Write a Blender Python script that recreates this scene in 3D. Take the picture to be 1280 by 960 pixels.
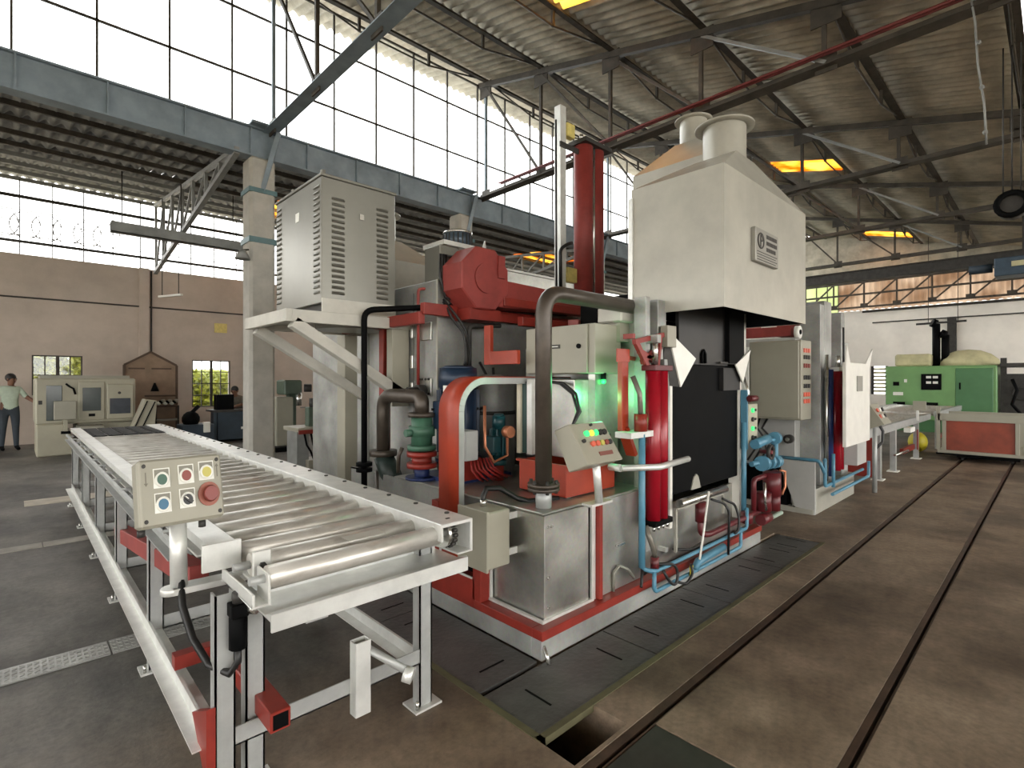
import bpy, bmesh, math, random
from mathutils import Vector as V, Matrix

for o in list(bpy.data.objects): bpy.data.objects.remove(o)
SC = bpy.context.scene
COL = SC.collection
random.seed(7)
PI = math.pi

# ------------------------------------------------------------------ camera
cam_d = bpy.data.cameras.new('camera'); cam = bpy.data.objects.new('camera', cam_d); COL.objects.link(cam)
cam_d.sensor_fit = 'HORIZONTAL'; cam_d.sensor_width = 36.0; cam_d.lens = 36.0 * 653.0 / 1280.0
cam_d.shift_y = -6.0 / 1280.0; cam_d.clip_start = 0.02; cam_d.clip_end = 400
AZ = math.atan2(684.0, 653.0)                       # X axis lies this far right of the view axis
cam.location = (0, 0, 1.6)
cam.rotation_euler = (PI / 2, 0, -(PI / 2 - AZ))
SC.camera = cam

# ------------------------------------------------------------------ world, exposure
w = bpy.data.worlds.new('overcast_sky'); SC.world = w; w.use_nodes = True
bgn = w.node_tree.nodes['Background']
bgn.inputs[0].default_value = (1.0, 0.985, 0.95, 1); bgn.inputs[1].default_value = 1.0
vs = SC.view_settings
vs.view_transform = 'Standard'; vs.look = 'None'; vs.gamma = 1.0; vs.use_curve_mapping = False
vs.exposure = 2.78

# ------------------------------------------------------------------ materials
def lin(c): return tuple(((x / 255) / 12.92 if x / 255 <= 0.04045 else ((x / 255 + 0.055) / 1.055) ** 2.4) for x in c)
MATS = {}
def mat(name, rgb, rough=0.5, metal=0.0, var=0.12, scale=6.0, bump=0.0, bscale=40.0, rgb2=None, emit=0, spec=0.5, stretch=None, detail=5, lo=.35, hi=.65):
    if name in MATS: return MATS[name]
    m = bpy.data.materials.new(name); m.use_nodes = True
    nt = m.node_tree; N = nt.nodes; L = nt.links; b = N['Principled BSDF']
    c = lin(rgb)
    b.inputs['Roughness'].default_value = rough; b.inputs['Metallic'].default_value = metal
    b.inputs['Specular IOR Level'].default_value = spec
    geo = N.new('ShaderNodeNewGeometry'); vec = geo.outputs['Position']
    if stretch:
        mp = N.new('ShaderNodeMapping'); mp.inputs['Scale'].default_value = stretch
        L.new(vec, mp.inputs[0]); vec = mp.outputs[0]
    if var > 0 or rgb2:
        nz = N.new('ShaderNodeTexNoise'); nz.inputs['Scale'].default_value = scale; nz.inputs['Detail'].default_value = detail; nz.inputs['Roughness'].default_value = .62
        L.new(vec, nz.inputs['Vector'])
        cr = N.new('ShaderNodeValToRGB'); e = cr.color_ramp.elements
        c2 = lin(rgb2) if rgb2 else tuple(x * (1 - 2 * var) for x in c)
        c1 = c if rgb2 else tuple(min(1, x * (1 + var)) for x in c)
        e[0].position = lo; e[0].color = (*c2, 1); e[1].position = hi; e[1].color = (*c1, 1)
        L.new(nz.outputs['Fac'], cr.inputs[0]); L.new(cr.outputs[0], b.inputs['Base Color'])
    else: b.inputs['Base Color'].default_value = (*c, 1)
    if bump > 0:
        n2 = N.new('ShaderNodeTexNoise'); n2.inputs['Scale'].default_value = bscale; n2.inputs['Detail'].default_value = 4
        L.new(vec, n2.inputs['Vector'])
        bp = N.new('ShaderNodeBump'); bp.inputs['Strength'].default_value = bump; bp.inputs['Distance'].default_value = 0.02
        L.new(n2.outputs['Fac'], bp.inputs['Height']); L.new(bp.outputs[0], b.inputs['Normal'])
    if emit:
        b.inputs['Emission Color'].default_value = (*c, 1); b.inputs['Emission Strength'].default_value = emit
    MATS[name] = m; return m

def translucent(name, rgb, rgb2, scale=3.0):
    m = bpy.data.materials.new(name); m.use_nodes = True; nt = m.node_tree; N = nt.nodes; L = nt.links
    N.remove(N['Principled BSDF']); out = N['Material Output']
    t = N.new('ShaderNodeBsdfTranslucent'); d = N.new('ShaderNodeBsdfDiffuse'); mx = N.new('ShaderNodeMixShader')
    geo = N.new('ShaderNodeNewGeometry'); nz = N.new('ShaderNodeTexNoise'); nz.inputs['Scale'].default_value = scale
    L.new(geo.outputs['Position'], nz.inputs['Vector'])
    cr = N.new('ShaderNodeValToRGB'); cr.color_ramp.elements[0].color = (*lin(rgb2), 1); cr.color_ramp.elements[1].color = (*lin(rgb), 1)
    cr.color_ramp.elements[0].position = .35; cr.color_ramp.elements[1].position = .6
    L.new(nz.outputs['Fac'], cr.inputs[0]); L.new(cr.outputs[0], t.inputs[0]); L.new(cr.outputs[0], d.inputs[0])
    mx.inputs[0].default_value = .15; L.new(t.outputs[0], mx.inputs[1]); L.new(d.outputs[0], mx.inputs[2]); L.new(mx.outputs[0], out.inputs[0])
    return m

def glassy(name, tint=(1, 1, 1), gloss=.06, rough=.05):
    m = bpy.data.materials.new(name); m.use_nodes = True; nt = m.node_tree; N = nt.nodes; L = nt.links
    N.remove(N['Principled BSDF']); out = N['Material Output']
    t = N.new('ShaderNodeBsdfTransparent'); t.inputs[0].default_value = (*tint, 1)
    g = N.new('ShaderNodeBsdfGlossy'); g.inputs['Roughness'].default_value = rough
    mx = N.new('ShaderNodeMixShader'); mx.inputs[0].default_value = gloss
    L.new(t.outputs[0], mx.inputs[1]); L.new(g.outputs[0], mx.inputs[2]); L.new(mx.outputs[0], out.inputs[0])
    return m

def galv_mat(name, rgb, rough=.42, metal=.75):
    m = bpy.data.materials.new(name); m.use_nodes = True; nt = m.node_tree; N = nt.nodes; L = nt.links; b = N['Principled BSDF']
    geo = N.new('ShaderNodeNewGeometry'); P = geo.outputs['Position']
    vo = N.new('ShaderNodeTexVoronoi'); vo.inputs['Scale'].default_value = 60; L.new(P, vo.inputs['Vector'])
    nz = N.new('ShaderNodeTexNoise'); nz.inputs['Scale'].default_value = 3.2; nz.inputs['Detail'].default_value = 6; L.new(P, nz.inputs['Vector'])
    cr = N.new('ShaderNodeValToRGB'); c = lin(rgb)
    cr.color_ramp.elements[0].color = (*[x * .62 for x in c], 1); cr.color_ramp.elements[1].color = (*[min(1, x * 1.12) for x in c], 1)
    cr.color_ramp.elements[0].position = .3; cr.color_ramp.elements[1].position = .68
    L.new(nz.outputs['Fac'], cr.inputs[0])
    mx = N.new('ShaderNodeMixRGB'); mx.blend_type = 'MULTIPLY'; mx.inputs[0].default_value = .1
    L.new(cr.outputs[0], mx.inputs[1]); L.new(vo.outputs['Color'], mx.inputs[2]); L.new(mx.outputs[0], b.inputs['Base Color'])
    mr = N.new('ShaderNodeMapRange'); mr.inputs[3].default_value = rough - .1; mr.inputs[4].default_value = rough + .14
    L.new(nz.outputs['Fac'], mr.inputs[0]); L.new(mr.outputs[0], b.inputs['Roughness'])
    b.inputs['Metallic'].default_value = metal
    n2 = N.new('ShaderNodeTexNoise'); n2.inputs['Scale'].default_value = 2.2; L.new(P, n2.inputs['Vector'])
    bp = N.new('ShaderNodeBump'); bp.inputs['Strength'].default_value = .12; bp.inputs['Distance'].default_value = .05
    L.new(n2.outputs['Fac'], bp.inputs['Height']); L.new(bp.outputs[0], b.inputs['Normal'])
    return m

def floor_mat():
    m = bpy.data.materials.new('stained_concrete'); m.use_nodes = True; nt = m.node_tree; N = nt.nodes; L = nt.links; b = N['Principled BSDF']
    geo = N.new('ShaderNodeNewGeometry'); P = geo.outputs['Position']
    def noise(s, d=6, r=.6, st=None):
        n = N.new('ShaderNodeTexNoise'); n.inputs['Scale'].default_value = s; n.inputs['Detail'].default_value = d; n.inputs['Roughness'].default_value = r
        v = P
        if st:
            mp = N.new('ShaderNodeMapping'); mp.inputs['Scale'].default_value = st; L.new(P, mp.inputs[0]); v = mp.outputs[0]
        L.new(v, n.inputs['Vector']); return n.outputs['Fac']
    def ramp(f, a, b_, p0, p1):
        cr = N.new('ShaderNodeValToRGB'); cr.color_ramp.elements[0].position = p0; cr.color_ramp.elements[1].position = p1
        cr.color_ramp.elements[0].color = (*a, 1); cr.color_ramp.elements[1].color = (*b_, 1); L.new(f, cr.inputs[0]); return cr.outputs[0]
    def mix(f, a, b_, t='MIX'):
        mx = N.new('ShaderNodeMixRGB'); mx.blend_type = t
        if isinstance(f, float): mx.inputs[0].default_value = f
        else: L.new(f, mx.inputs[0])
        L.new(a, mx.inputs[1]); L.new(b_, mx.inputs[2]); return mx.outputs[0]
    # brown dusty concrete by the rails (low Y), grey oily concrete on the far left (high Y, low X)
    brown = ramp(noise(1.6, 8, .65), lin((98, 82, 66)), lin((150, 132, 112)), .34, .66)
    grey = ramp(noise(1.2, 9, .7, (1, .45, 1)), lin((60, 58, 54)), lin((122, 117, 109)), .36, .68)
    sx = N.new('ShaderNodeSeparateXYZ'); L.new(P, sx.inputs[0])
    s1 = N.new('ShaderNodeMath'); s1.operation = 'MULTIPLY_ADD'; L.new(noise(.7), s1.inputs[0]); s1.inputs[1].default_value = 1.6; L.new(sx.outputs[1], s1.inputs[2])
    fac = ramp(s1.outputs[0], (0, 0, 0), (1, 1, 1), 0, 1)
    mr = N.new('ShaderNodeMapRange'); mr.inputs[1].default_value = 2.6; mr.inputs[2].default_value = 3.8; L.new(s1.outputs[0], mr.inputs[0])
    base = mix(mr.outputs[0], brown, grey)
    dark = ramp(noise(.55, 5, .6), lin((120, 112, 104)), (1, 1, 1), .36, .52)
    base = mix(.75, base, dark, 'MULTIPLY')
    white = ramp(noise(2.3, 12, .75), (0, 0, 0), (1, 1, 1), .66, .74)
    wc = N.new('ShaderNodeRGB'); wc.outputs[0].default_value = (*lin((205, 198, 186)), 1)
    mw = N.new('ShaderNodeMath'); mw.operation = 'MULTIPLY'; L.new(white, mw.inputs[0]); mw.inputs[1].default_value = .5
    base = mix(mw.outputs[0], base, wc.outputs[0])
    fine = ramp(noise(26, 6, .7), lin((190, 190, 190)), (1, 1, 1), .35, .6)
    base = mix(.6, base, fine, 'MULTIPLY')
    L.new(base, b.inputs['Base Color'])
    r = N.new('ShaderNodeMapRange'); r.inputs[3].default_value = .42; r.inputs[4].default_value = .78; L.new(noise(1.9, 5), r.inputs[0]); L.new(r.outputs[0], b.inputs['Roughness'])
    bp = N.new('ShaderNodeBump'); bp.inputs['Strength'].default_value = .35; bp.inputs['Distance'].default_value = .01
    L.new(noise(14, 8, .7), bp.inputs['Height']); L.new(bp.outputs[0], b.inputs['Normal'])
    return m

FLOOR = floor_mat()
GALV = galv_mat('galvanized_sheet', (196, 196, 189), .34, .9)
GALVD = galv_mat('galvanized_dull', (172, 173, 169), .5, .5)
SILVER = mat('silver_paint', (218, 219, 215), .38, .45, .06, 8, .05, 60)
SILVERD = mat('silver_paint_legs', (168, 170, 168), .45, .35, .06, 8)
ROLLER = mat('worn_roller_steel', (206, 203, 196), .34, .5, 0, 7, 0, rgb2=(176, 171, 162), stretch=(1, 3, 3), lo=.3, hi=.55)
WHITEP = mat('hood_white_paint', (172, 170, 159), .33, .1, .07, 2.5, .14, 4)
GREYP = mat('machine_grey_paint', (152, 149, 134), .42, .0, .03, 3)
GREYC = mat('louvre_cabinet_grey', (128, 127, 119), .36, .5, .05, 1.5)
REDOX = mat('red_oxide_paint', (132, 40, 29), .42, .0, .10, 6)
REDDULL = mat('red_primer_dull', (140, 54, 48), .55, .0, .10, 5)
REDCYL = mat('red_cylinder_paint', (146, 18, 33), .25, .05, .05, 6)
REDGAS = mat('gas_red_paint', (92, 26, 31), .4, .0, .1, 8)
ORANGE = mat('orange_red_paint', (156, 54, 30), .42, .0, .08, 6)
BLACK = mat('sooty_steel_and_shade', (7, 8, 9), .6, .0, .2, 4, spec=.08)  # sooty steel; also the painted shade in openings and gaps
BLKHOSE = mat('black_hose', (22, 22, 22), .45, 0, 0)
DARKPIPE = mat('dark_brown_pipe', (74, 66, 58), .38, .3, .12, 9)
STEELD = mat('dark_steel', (58, 56, 53), .55, .3, .15, 8)
TRUSS = mat('truss_brown_steel', (72, 66, 58), .65, .1, .2, 4)
TRUSSG = mat('truss_grey_steel', (140, 142, 140), .6, .1, .1, 4)
GIRDER = mat('girder_blue_grey_hazed', (132, 146, 156), .6, .1, .12, 2)  # blue-grey steel, lightened so the colour carries the haze
REDTRUSS = mat('conduit_dark_red', (110, 44, 44), .6, 0, .1, 5)
PILLAR = mat('pillar_distemper', (176, 174, 166), .8, 0, .08, 3, .1, 20)
TEAL = mat('teal_band', (92, 122, 126), .5, .1, .08, 5)
WALLM = mat('wall_distemper', (184, 171, 158), .85, 0, .08, .8, .1, 30)
FARW = mat('far_wall_white', (240, 235, 226), .8, 0, .05, .8, .05, 30)
SHEET = mat('asbestos_sheet', (186, 178, 160), .85, 0, .14, 2.2, .2, 30)
SHEETD = mat('asbestos_sheet_aisle', (150, 152, 152), .85, 0, .15, 2.2)
SKYL = translucent('fibreglass_rooflight', (255, 222, 140), (226, 150, 48), 1.6)
CORW = translucent('fibreglass_wall_sheet', (190, 178, 166), (158, 140, 124), .8)
GLASS = glassy('window_glass', (.97, .99, 1), .05)
GLASSD = mat('dark_machine_window', (66, 74, 72), .15, 0, .05)
BLUEP = mat('light_blue_pipe_paint', (82, 134, 158), .4, 0, .06, 8)
BLUEM = mat('motor_blue', (26, 44, 66), .4, .1, .08, 8)
BLUED = mat('pump_blue', (32, 48, 96), .45, 0, .1, 8)
TEALM = mat('motor_teal', (18, 66, 72), .4, 0, .1, 8)
VALVEG = mat('valve_green', (62, 100, 80), .45, 0, .1, 10)
CHECKV = mat('check_valve_dark_green', (40, 54, 50), .45, 0, .12, 10)
CHROME = mat('bright_metal', (205, 205, 200), .22, .9, .03)
PLATEM = mat('pit_cover_plate', (88, 87, 85), .42, .25, .18, 2.2, .25, 30)
CHECKER = mat('checker_plate', (150, 150, 146), .4, .5, .15, 5)
ANGLE = mat('edge_angle_olive', (92, 88, 62), .7, .1, .15, 5)
RAILM = mat('rusty_rail', (74, 56, 44), .5, .35, .2, 7)
PITM = mat('pit_concrete', (62, 58, 50), .9, 0, .2, 3)
CREAM = mat('cnc_cream', (166, 162, 143), .5, 0, .04, 2)
CREAMD = mat('cnc_cream_dark', (150, 148, 134), .5, 0, .04, 2)
GREENM = mat('machine_green', (112, 156, 98), .4, 0, .05, 2)
GREEND = mat('machine_green_dark', (74, 120, 78), .4, 0, .05, 2)
DKGREEN = mat('lathe_green', (72, 88, 74), .5, 0, .1, 4)
BOARD = mat('board_brown', (140, 118, 98), .8, 0, .1, 3)
WOODB = mat('dark_brown_frame', (84, 66, 52), .7, 0, .1, 3)
REDPANEL = mat('cart_rust_red', (138, 60, 38), .5, 0, .15, 2.4)
CANVAS = mat('cream_cover', (196, 190, 150), .7, 0, .1, 3)
SKIN = mat('skin', (120, 84, 64), .55, 0, .05)
SHIRT1 = mat('pale_green_shirt', (176, 190, 172), .8, 0, .06, 12)
TROUS = mat('dark_blue_trousers', (52, 60, 68), .8, 0, .06, 12)
SHIRT2 = mat('grey_shirt', (120, 116, 106), .8, 0, .1, 12)
HAIR = mat('black_hair', (20, 18, 17), .6, 0, .05)
LEAF = mat('foliage', (150, 158, 46), .6, 0, .2, 9)
EARTH = mat('outside_ground', (170, 160, 138), .9, 0, .12, .4)
BLUET = mat('dark_blue_bench', (44, 58, 70), .6, 0, .1, 4)
B_GRN = mat('button_green', (54, 92, 76), .35, 0, 0)
B_RED = mat('button_red', (128, 52, 44), .35, 0, 0)
B_YEL = mat('button_yellow', (186, 176, 84), .35, 0, 0)
B_BLU = mat('button_blue', (42, 98, 130), .35, 0, 0)
B_BLK = mat('button_black', (26, 26, 26), .35, 0, 0)
L_GRN = mat('lamp_green_lit', (60, 240, 120), .3, 0, 0, emit=.16)
L_YEL = mat('lamp_yellow_lit', (240, 200, 70), .3, 0, 0, emit=.16)
L_RED = mat('lamp_red_lit', (200, 92, 72), .3, 0, 0, emit=.02)
WHITE = mat('white_plastic', (226, 226, 218), .4, 0, 0)
YELLOW = mat('yellow_plastic', (200, 186, 40), .5, 0, .05)
PRINT = mat('dark_grey_print', (62, 60, 56), .6, 0, 0)
ARROW = mat('arrow_print', (110, 106, 94), .6, 0, 0)
PLATEG = mat('nameplate_metal', (150, 148, 140), .4, .4, .04)
LABELY = mat('yellow_label', (206, 190, 110), .5, 0, .08, 20)

# ------------------------------------------------------------------ mesh builder
ORG = {}
class MB:
    def __init__(s, M=None): s.v = []; s.f = []; s.M = M; s.sm = []
    def add(s, vs, fs, smooth=False):
        n = len(s.v)
        for p in vs:
            p = V(p)
            s.v.append(s.M @ p if s.M else p)
        for f in fs: s.f.append([n + i for i in f]); s.sm.append(smooth)
        return s
    def box(s, x0, x1, y0, y1, z0, z1):
        vs = [(x, y, z) for z in (z0, z1) for y in (y0, y1) for x in (x0, x1)]
        return s.add(vs, [(0, 2, 3, 1), (4, 5, 7, 6), (0, 1, 5, 4), (2, 6, 7, 3), (0, 4, 6, 2), (1, 3, 7, 5)])
    def bar(s, p, q, w, h=None, up=(0, 0, 1)):
        h = h or w; p = V(p); q = V(q); d = (q - p).normalized(); u = V(up)
        if abs(d.dot(u)) > .98: u = V((1, 0, 0))
        a = d.cross(u).normalized(); b = a.cross(d).normalized(); a *= w / 2; b *= h / 2
        vs = [p - a - b, p + a - b, p + a + b, p - a + b, q - a - b, q + a - b, q + a + b, q - a + b]
        return s.add(vs, [(0, 3, 2, 1), (4, 5, 6, 7), (0, 1, 5, 4), (1, 2, 6, 5), (2, 3, 7, 6), (3, 0, 4, 7)])
    def angle(s, p, q, w, t=.008, up=(0, 0, 1), flip=1):      # L section
        p = V(p); q = V(q); d = (q - p).normalized(); u = V(up)
        if abs(d.dot(u)) > .98: u = V((1, 0, 0))
        a = d.cross(u).normalized() * flip; b = a.cross(d).normalized() * flip
        prof = [(0, 0), (w, 0), (w, t), (t, t), (t, w), (0, w)]
        vs = [p + a * x + b * y for x, y in prof] + [q + a * x + b * y for x, y in prof]
        n = 6
        return s.add(vs, [tuple(range(n))[::-1], tuple(range(n, 2 * n))] + [(i, (i + 1) % n, n + (i + 1) % n, n + i) for i in range(n)])
    def cyl(s, p, q, r, n=12, r2=None, caps=True):
        p = V(p); q = V(q); r2 = r if r2 is None else r2; d = (q - p).normalized()
        u = V((0, 0, 1)) if abs(d.z) < .95 else V((1, 0, 0)); a = d.cross(u).normalized(); b = d.cross(a)
        vs = []
        for c, rr in ((p, r), (q, r2)):
            for i in range(n):
                t = 2 * PI * i / n; vs.append(c + a * math.cos(t) * rr + b * math.sin(t) * rr)
        s.add(vs, [(i, (i + 1) % n, n + (i + 1) % n, n + i) for i in range(n)], True)
        if caps:
            s.add(vs[:n], [tuple(range(n))[::-1]]); s.add(vs[n:], [tuple(range(n))])
        return s
    def ring(s, p, q, r, ri, n=16):                             # pipe with a hole
        p = V(p); q = V(q); d = (q - p).normalized(); u = V((0, 0, 1)) if abs(d.z) < .95 else V((1, 0, 0)); a = d.cross(u).normalized(); b = d.cross(a)
        vs = []
        for c, rr in ((p, r), (q, r), (q, ri), (p, ri)):
            for i in range(n):
                t = 2 * PI * i / n; vs.append(c + a * math.cos(t) * rr + b * math.sin(t) * rr)
        for k in range(4):
            k2 = (k + 1) % 4
            s.add([], []); base = len(s.v)
            s.add([vs[k * n + i] for i in range(n)] + [vs[k2 * n + i] for i in range(n)], [(i, (i + 1) % n, n + (i + 1) % n, n + i) for i in range(n)], True)
        return s
    def tube(s, pts, r, n=8, bend=0.0, seg=5):
        pts = [V(p) for p in pts]
        if bend > 0:
            out = [pts[0]]
            for i in range(1, len(pts) - 1):
                a, b, c = pts[i - 1], pts[i], pts[i + 1]
                d1 = (a - b); d2 = (c - b); k = min(bend, d1.length * .49, d2.length * .49)
                p1 = b + d1.normalized() * k; p2 = b + d2.normalized() * k
                for j in range(seg + 1):
                    t = j / seg; out.append((1 - t) ** 2 * p1 + 2 * t * (1 - t) * b + t * t * p2)
            out.append(pts[-1]); pts = out
        rings = []; prev = None
        for i, p in enumerate(pts):
            d = (pts[min(i + 1, len(pts) - 1)] - pts[max(i - 1, 0)]).normalized()
            if prev is None:
                u = V((0, 0, 1)) if abs(d.z) < .9 else V((1, 0, 0)); a = d.cross(u).normalized()
            else:
                a = (prev - d * prev.dot(d)).normalized()
            prev = a; b = d.cross(a)
            rings.append([p + a * math.cos(2 * PI * k / n) * r + b * math.sin(2 * PI * k / n) * r for k in range(n)])
        vs = [q for rg in rings for q in rg]; fs = []
        for i in range(len(rings) - 1):
            for k in range(n): fs.append((i * n + k, i * n + (k + 1) % n, (i + 1) * n + (k + 1) % n, (i + 1) * n + k))
        s.add(vs, fs, True); s.add(rings[0], [tuple(range(n))[::-1]]); s.add(rings[-1], [tuple(range(n))])
        return s
    def prism(s, poly, ext):                                    # planar polygon (3-D points) swept by a vector
        n = len(poly); e = V(ext); vs = [V(p) for p in poly] + [V(p) + e for p in poly]
        return s.add(vs, [tuple(range(n))[::-1], tuple(range(n, 2 * n))] + [(i, (i + 1) % n, n + (i + 1) % n, n + i) for i in range(n)])
    def ell(s, c, r, nu=10, nv=7):
        c = V(c); r = V(r) if not isinstance(r, (int, float)) else V((r, r, r)); vs = []; fs = []
        for j in range(nv + 1):
            ph = PI * j / nv
            for i in range(nu):
                t = 2 * PI * i / nu; vs.append(c + V((r.x * math.sin(ph) * math.cos(t), r.y * math.sin(ph) * math.sin(t), r.z * math.cos(ph))))
        for j in range(nv):
            for i in range(nu): fs.append((j * nu + i, (j + 1) * nu + i, (j + 1) * nu + (i + 1) % nu, j * nu + (i + 1) % nu))
        return s.add(vs, fs, True)
    def mesh(s, name, org=V((0, 0, 0))):
        me = bpy.data.meshes.new(name); me.from_pydata([p - org for p in s.v], [], s.f)
        me.polygons.foreach_set('use_smooth', s.sm)
        bm = bmesh.new(); bm.from_mesh(me); bmesh.ops.remove_doubles(bm, verts=bm.verts, dist=1e-6)
        bmesh.ops.recalc_face_normals(bm, faces=bm.faces); bm.to_mesh(me); bm.free()
        return me
    def build(s, name, m, parent=None, loc=None, bevel=0.0):
        org = V((0, 0, 0))
        if parent is not None: org = ORG[parent]
        own = V(loc) if loc is not None else org
        me = s.mesh(name, own); me.materials.append(m)
        o = bpy.data.objects.new(name, me); COL.objects.link(o); ORG[o] = own
        if parent is not None: o.parent = parent; o.location = own - org
        else: o.location = own
        if bevel:
            b = o.modifiers.new('bevel', 'BEVEL'); b.width = bevel; b.segments = 1; b.limit_method = 'ANGLE'; b.angle_limit = .9
        return o
def tag(o, label, cat, group=None):
    o['label'] = label; o['category'] = cat
    if group: o['group'] = group
    return o
def thing(name, label, cat, loc, group=None):
    o = bpy.data.objects.new(name, None); COL.objects.link(o); o.location = loc; ORG[o] = V(loc); o.empty_display_size = .1
    return tag(o, label, cat, group)
def struct_empty(name, loc=(0, 0, 0)):
    o = bpy.data.objects.new(name, None); COL.objects.link(o); o.location = loc; ORG[o] = V(loc); o['kind'] = 'structure'; o.empty_display_size = .1
    return o
def struct(name, mb, m, bevel=0):
    o = mb.build(name, m, bevel=bevel); o['kind'] = 'structure'; return o
def inst(src, parent, delta, name=None):                        # copy of a part, moved by delta, sharing mesh data
    c = src.copy(); COL.objects.link(c); c.parent = parent; c.location = src.location + V(delta); ORG[c] = ORG[src] + V(delta)
    return c
def part(parent, name, m, *boxes, bevel=0):
    b = MB()
    for q in boxes: b.box(*q)
    return b.build(name, m, parent, bevel=bevel)

# ================================================================== SETTING
def floor_cells(xc, yc, depth):
    mb = MB()
    D = [[depth((xc[i] + xc[i + 1]) / 2, (yc[j] + yc[j + 1]) / 2) for j in range(len(yc) - 1)] for i in range(len(xc) - 1)]
    for i in range(len(xc) - 1):
        for j in range(len(yc) - 1):
            z = -D[i][j]; mb.add([(xc[i], yc[j], z), (xc[i + 1], yc[j], z), (xc[i + 1], yc[j + 1], z), (xc[i], yc[j + 1], z)], [(0, 1, 2, 3)])
            if i + 1 < len(xc) - 1 and D[i + 1][j] != D[i][j]:
                z2 = -D[i + 1][j]; X = xc[i + 1]; mb.add([(X, yc[j], z), (X, yc[j + 1], z), (X, yc[j + 1], z2), (X, yc[j], z2)], [(0, 1, 2, 3)])
            if j + 1 < len(yc) - 1 and D[i][j + 1] != D[i][j]:
                z2 = -D[i][j + 1]; Y = yc[j + 1]; mb.add([(xc[i], Y, z), (xc[i + 1], Y, z), (xc[i + 1], Y, z2), (xc[i], Y, z2)], [(0, 1, 2, 3)])
    return mb
XC = [-8, 1.5, 1.68, 1.71, 2.06, 2.16, 2.2, 5.74, 22, 29]
YC = [-13, .575, .635, 1.295, 1.365, 1.385, 1.575, 1.61, 2.05, 7.4, 17.5]
def depth(x, y):
    if (1.295 < y < 1.365 or .575 < y < .635) and x < 22: return .045
    if 1.68 < x < 2.06 and 1.385 < y < 1.61: return .92
    if 1.71 < x < 2.06 and 1.61 < y < 7.4: return .92
    if 1.71 < x < 5.74 and 1.61 < y < 2.05: return .03
    if 1.71 < x < 2.2 and 2.05 < y < 7.4: return .03
    if 1.5 < x < 2.16 and .635 < y < 1.295: return .02
    return 0
struct('floor', floor_cells(XC, YC, depth), FLOOR)
g = struct('ground_outside', MB().add([(-80, -80, -.95), (110, -80, -.95), (110, 110, -.95), (-80, 110, -.95)], [(0, 1, 2, 3)]), EARTH)
# embedded rails
def rail(y0, y1, label):
    r = thing('track_rail', label, 'rail', (7, (y0 + y1) / 2, -.045), 'rails set into the floor')
    part(r, 'rail_head', RAILM, (-8, 21.95, y0 + .028, y1 - .002, -.045, -.004))
    part(r, 'guard_strip', RAILM, (-8, 21.95, y0 + .001, y0 + .008, -.045, -.002))
rail(1.295, 1.365, 'rusty steel rail let into the floor nearer the furnace')
rail(.575, .635, 'rusty steel rail let into the floor further from the furnace')
# pit cover plates
def plate(x0, x1, y0, y1, label, slots=True, alongx=True):
    t = thing('pit_cover_plate', label, 'cover plate', ((x0 + x1) / 2, (y0 + y1) / 2, -.03), 'dark steel plates over the pit')
    part(t, 'sheet', PLATEM, (x0 + .006, x1 - .006, y0 + .006, y1 - .006, -.03, -.006))
    cx, cy = (x0 + x1) / 2, (y0 + y1) / 2
    for k in (-1, 1):
        if alongx: part(t, 'lifting_slot', BLACK, (cx + k * (x1 - x0) * .3 - .006, cx + k * (x1 - x0) * .3 + .006, cy - .09, cy + .09, -.0065, -.0045))
        else: part(t, 'lifting_slot', BLACK, (cx - .09, cx + .09, cy + k * (y1 - y0) * .36 - .006, cy + k * (y1 - y0) * .36 + .006, -.0065, -.0045))
xs = [1.715, 2.72, 3.72, 4.72, 5.32, 5.735]
words = ['nearest the corner of the pit', 'second from the pit corner', 'third from the pit corner under the blue pipes', 'fourth from the pit corner', 'at the far end of the pit']
for i in range(5): plate(xs[i], xs[i + 1], 1.615, 2.02, 'dark pit cover plate along the track, ' + words[i])
ys = [2.045, 3.1, 4.2, 5.3, 6.4, 7.39]
words = ['next to the tank corner', 'second behind the tank corner', 'third behind the tank corner', 'fourth behind the tank corner', 'last one behind the conveyor']
for i in range(5): plate(1.715, 2.16, ys[i], ys[i + 1], 'dark steel pit cover plate beside the conveyor, ' + words[i], alongx=False)
tag(MB().box(1.505, 2.155, .64, 1.29, -.02, -.004).build('trench_cover_plate', mat('green_black_plate', (56, 58, 50), .55, .2, .2, 4), loc=(1.83, .96, -.02)), 'dark greenish steel trench cover between the two rails', 'cover plate')
e = thing('pit_edge_angle', 'olive painted steel angle framing the open pit corner', 'edge angle', (1.7, 1.6, -.03))
part(e, 'angle_bar', ANGLE, (1.68, 5.74, 1.577, 1.612, -.03, .004)); part(e, 'angle_bar', ANGLE, (1.675, 1.712, 1.577, 7.4, -.03, .004))
# trench covers on the left floor
def trench(x0, x1, y0, y1, m, label, ribs):
    t = thing('trench_cover', label, 'trench cover', ((x0 + x1) / 2, (y0 + y1) / 2, 0), 'trench covers in the left floor')
    part(t, 'cover_sheet', m, (x0, x1, y0, y1, 0, .008))
    if ribs:
        b = MB(); n = int((x1 - x0) / .03)
        for i in range(n):
            for j in range(7):
                x = x0 + .015 + i * .03; y = y0 + .018 + j * (y1 - y0 - .03) / 6.5; k = 1 if j % 2 else -1
                b.bar((x - .010, y - .006 * k, .009), (x + .010, y + .006 * k, .009), .004, .004)
        b.build('raised_tread', m, t)['kind'] = 'stuff'
trench(-1.6, .41, 3.80, 4.0, CHECKER, 'checkered steel trench cover at the left edge of the floor', True)
trench(.42, 1.05, 3.80, 4.0, CHECKER, 'checkered steel trench cover running under the conveyor', True)
trench(-1.9, .2, 6.68, 6.86, mat('pale_concrete_cover', (150, 146, 138), .8, 0, .12, 5), 'grey concrete trench cover second from the camera', False)
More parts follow.
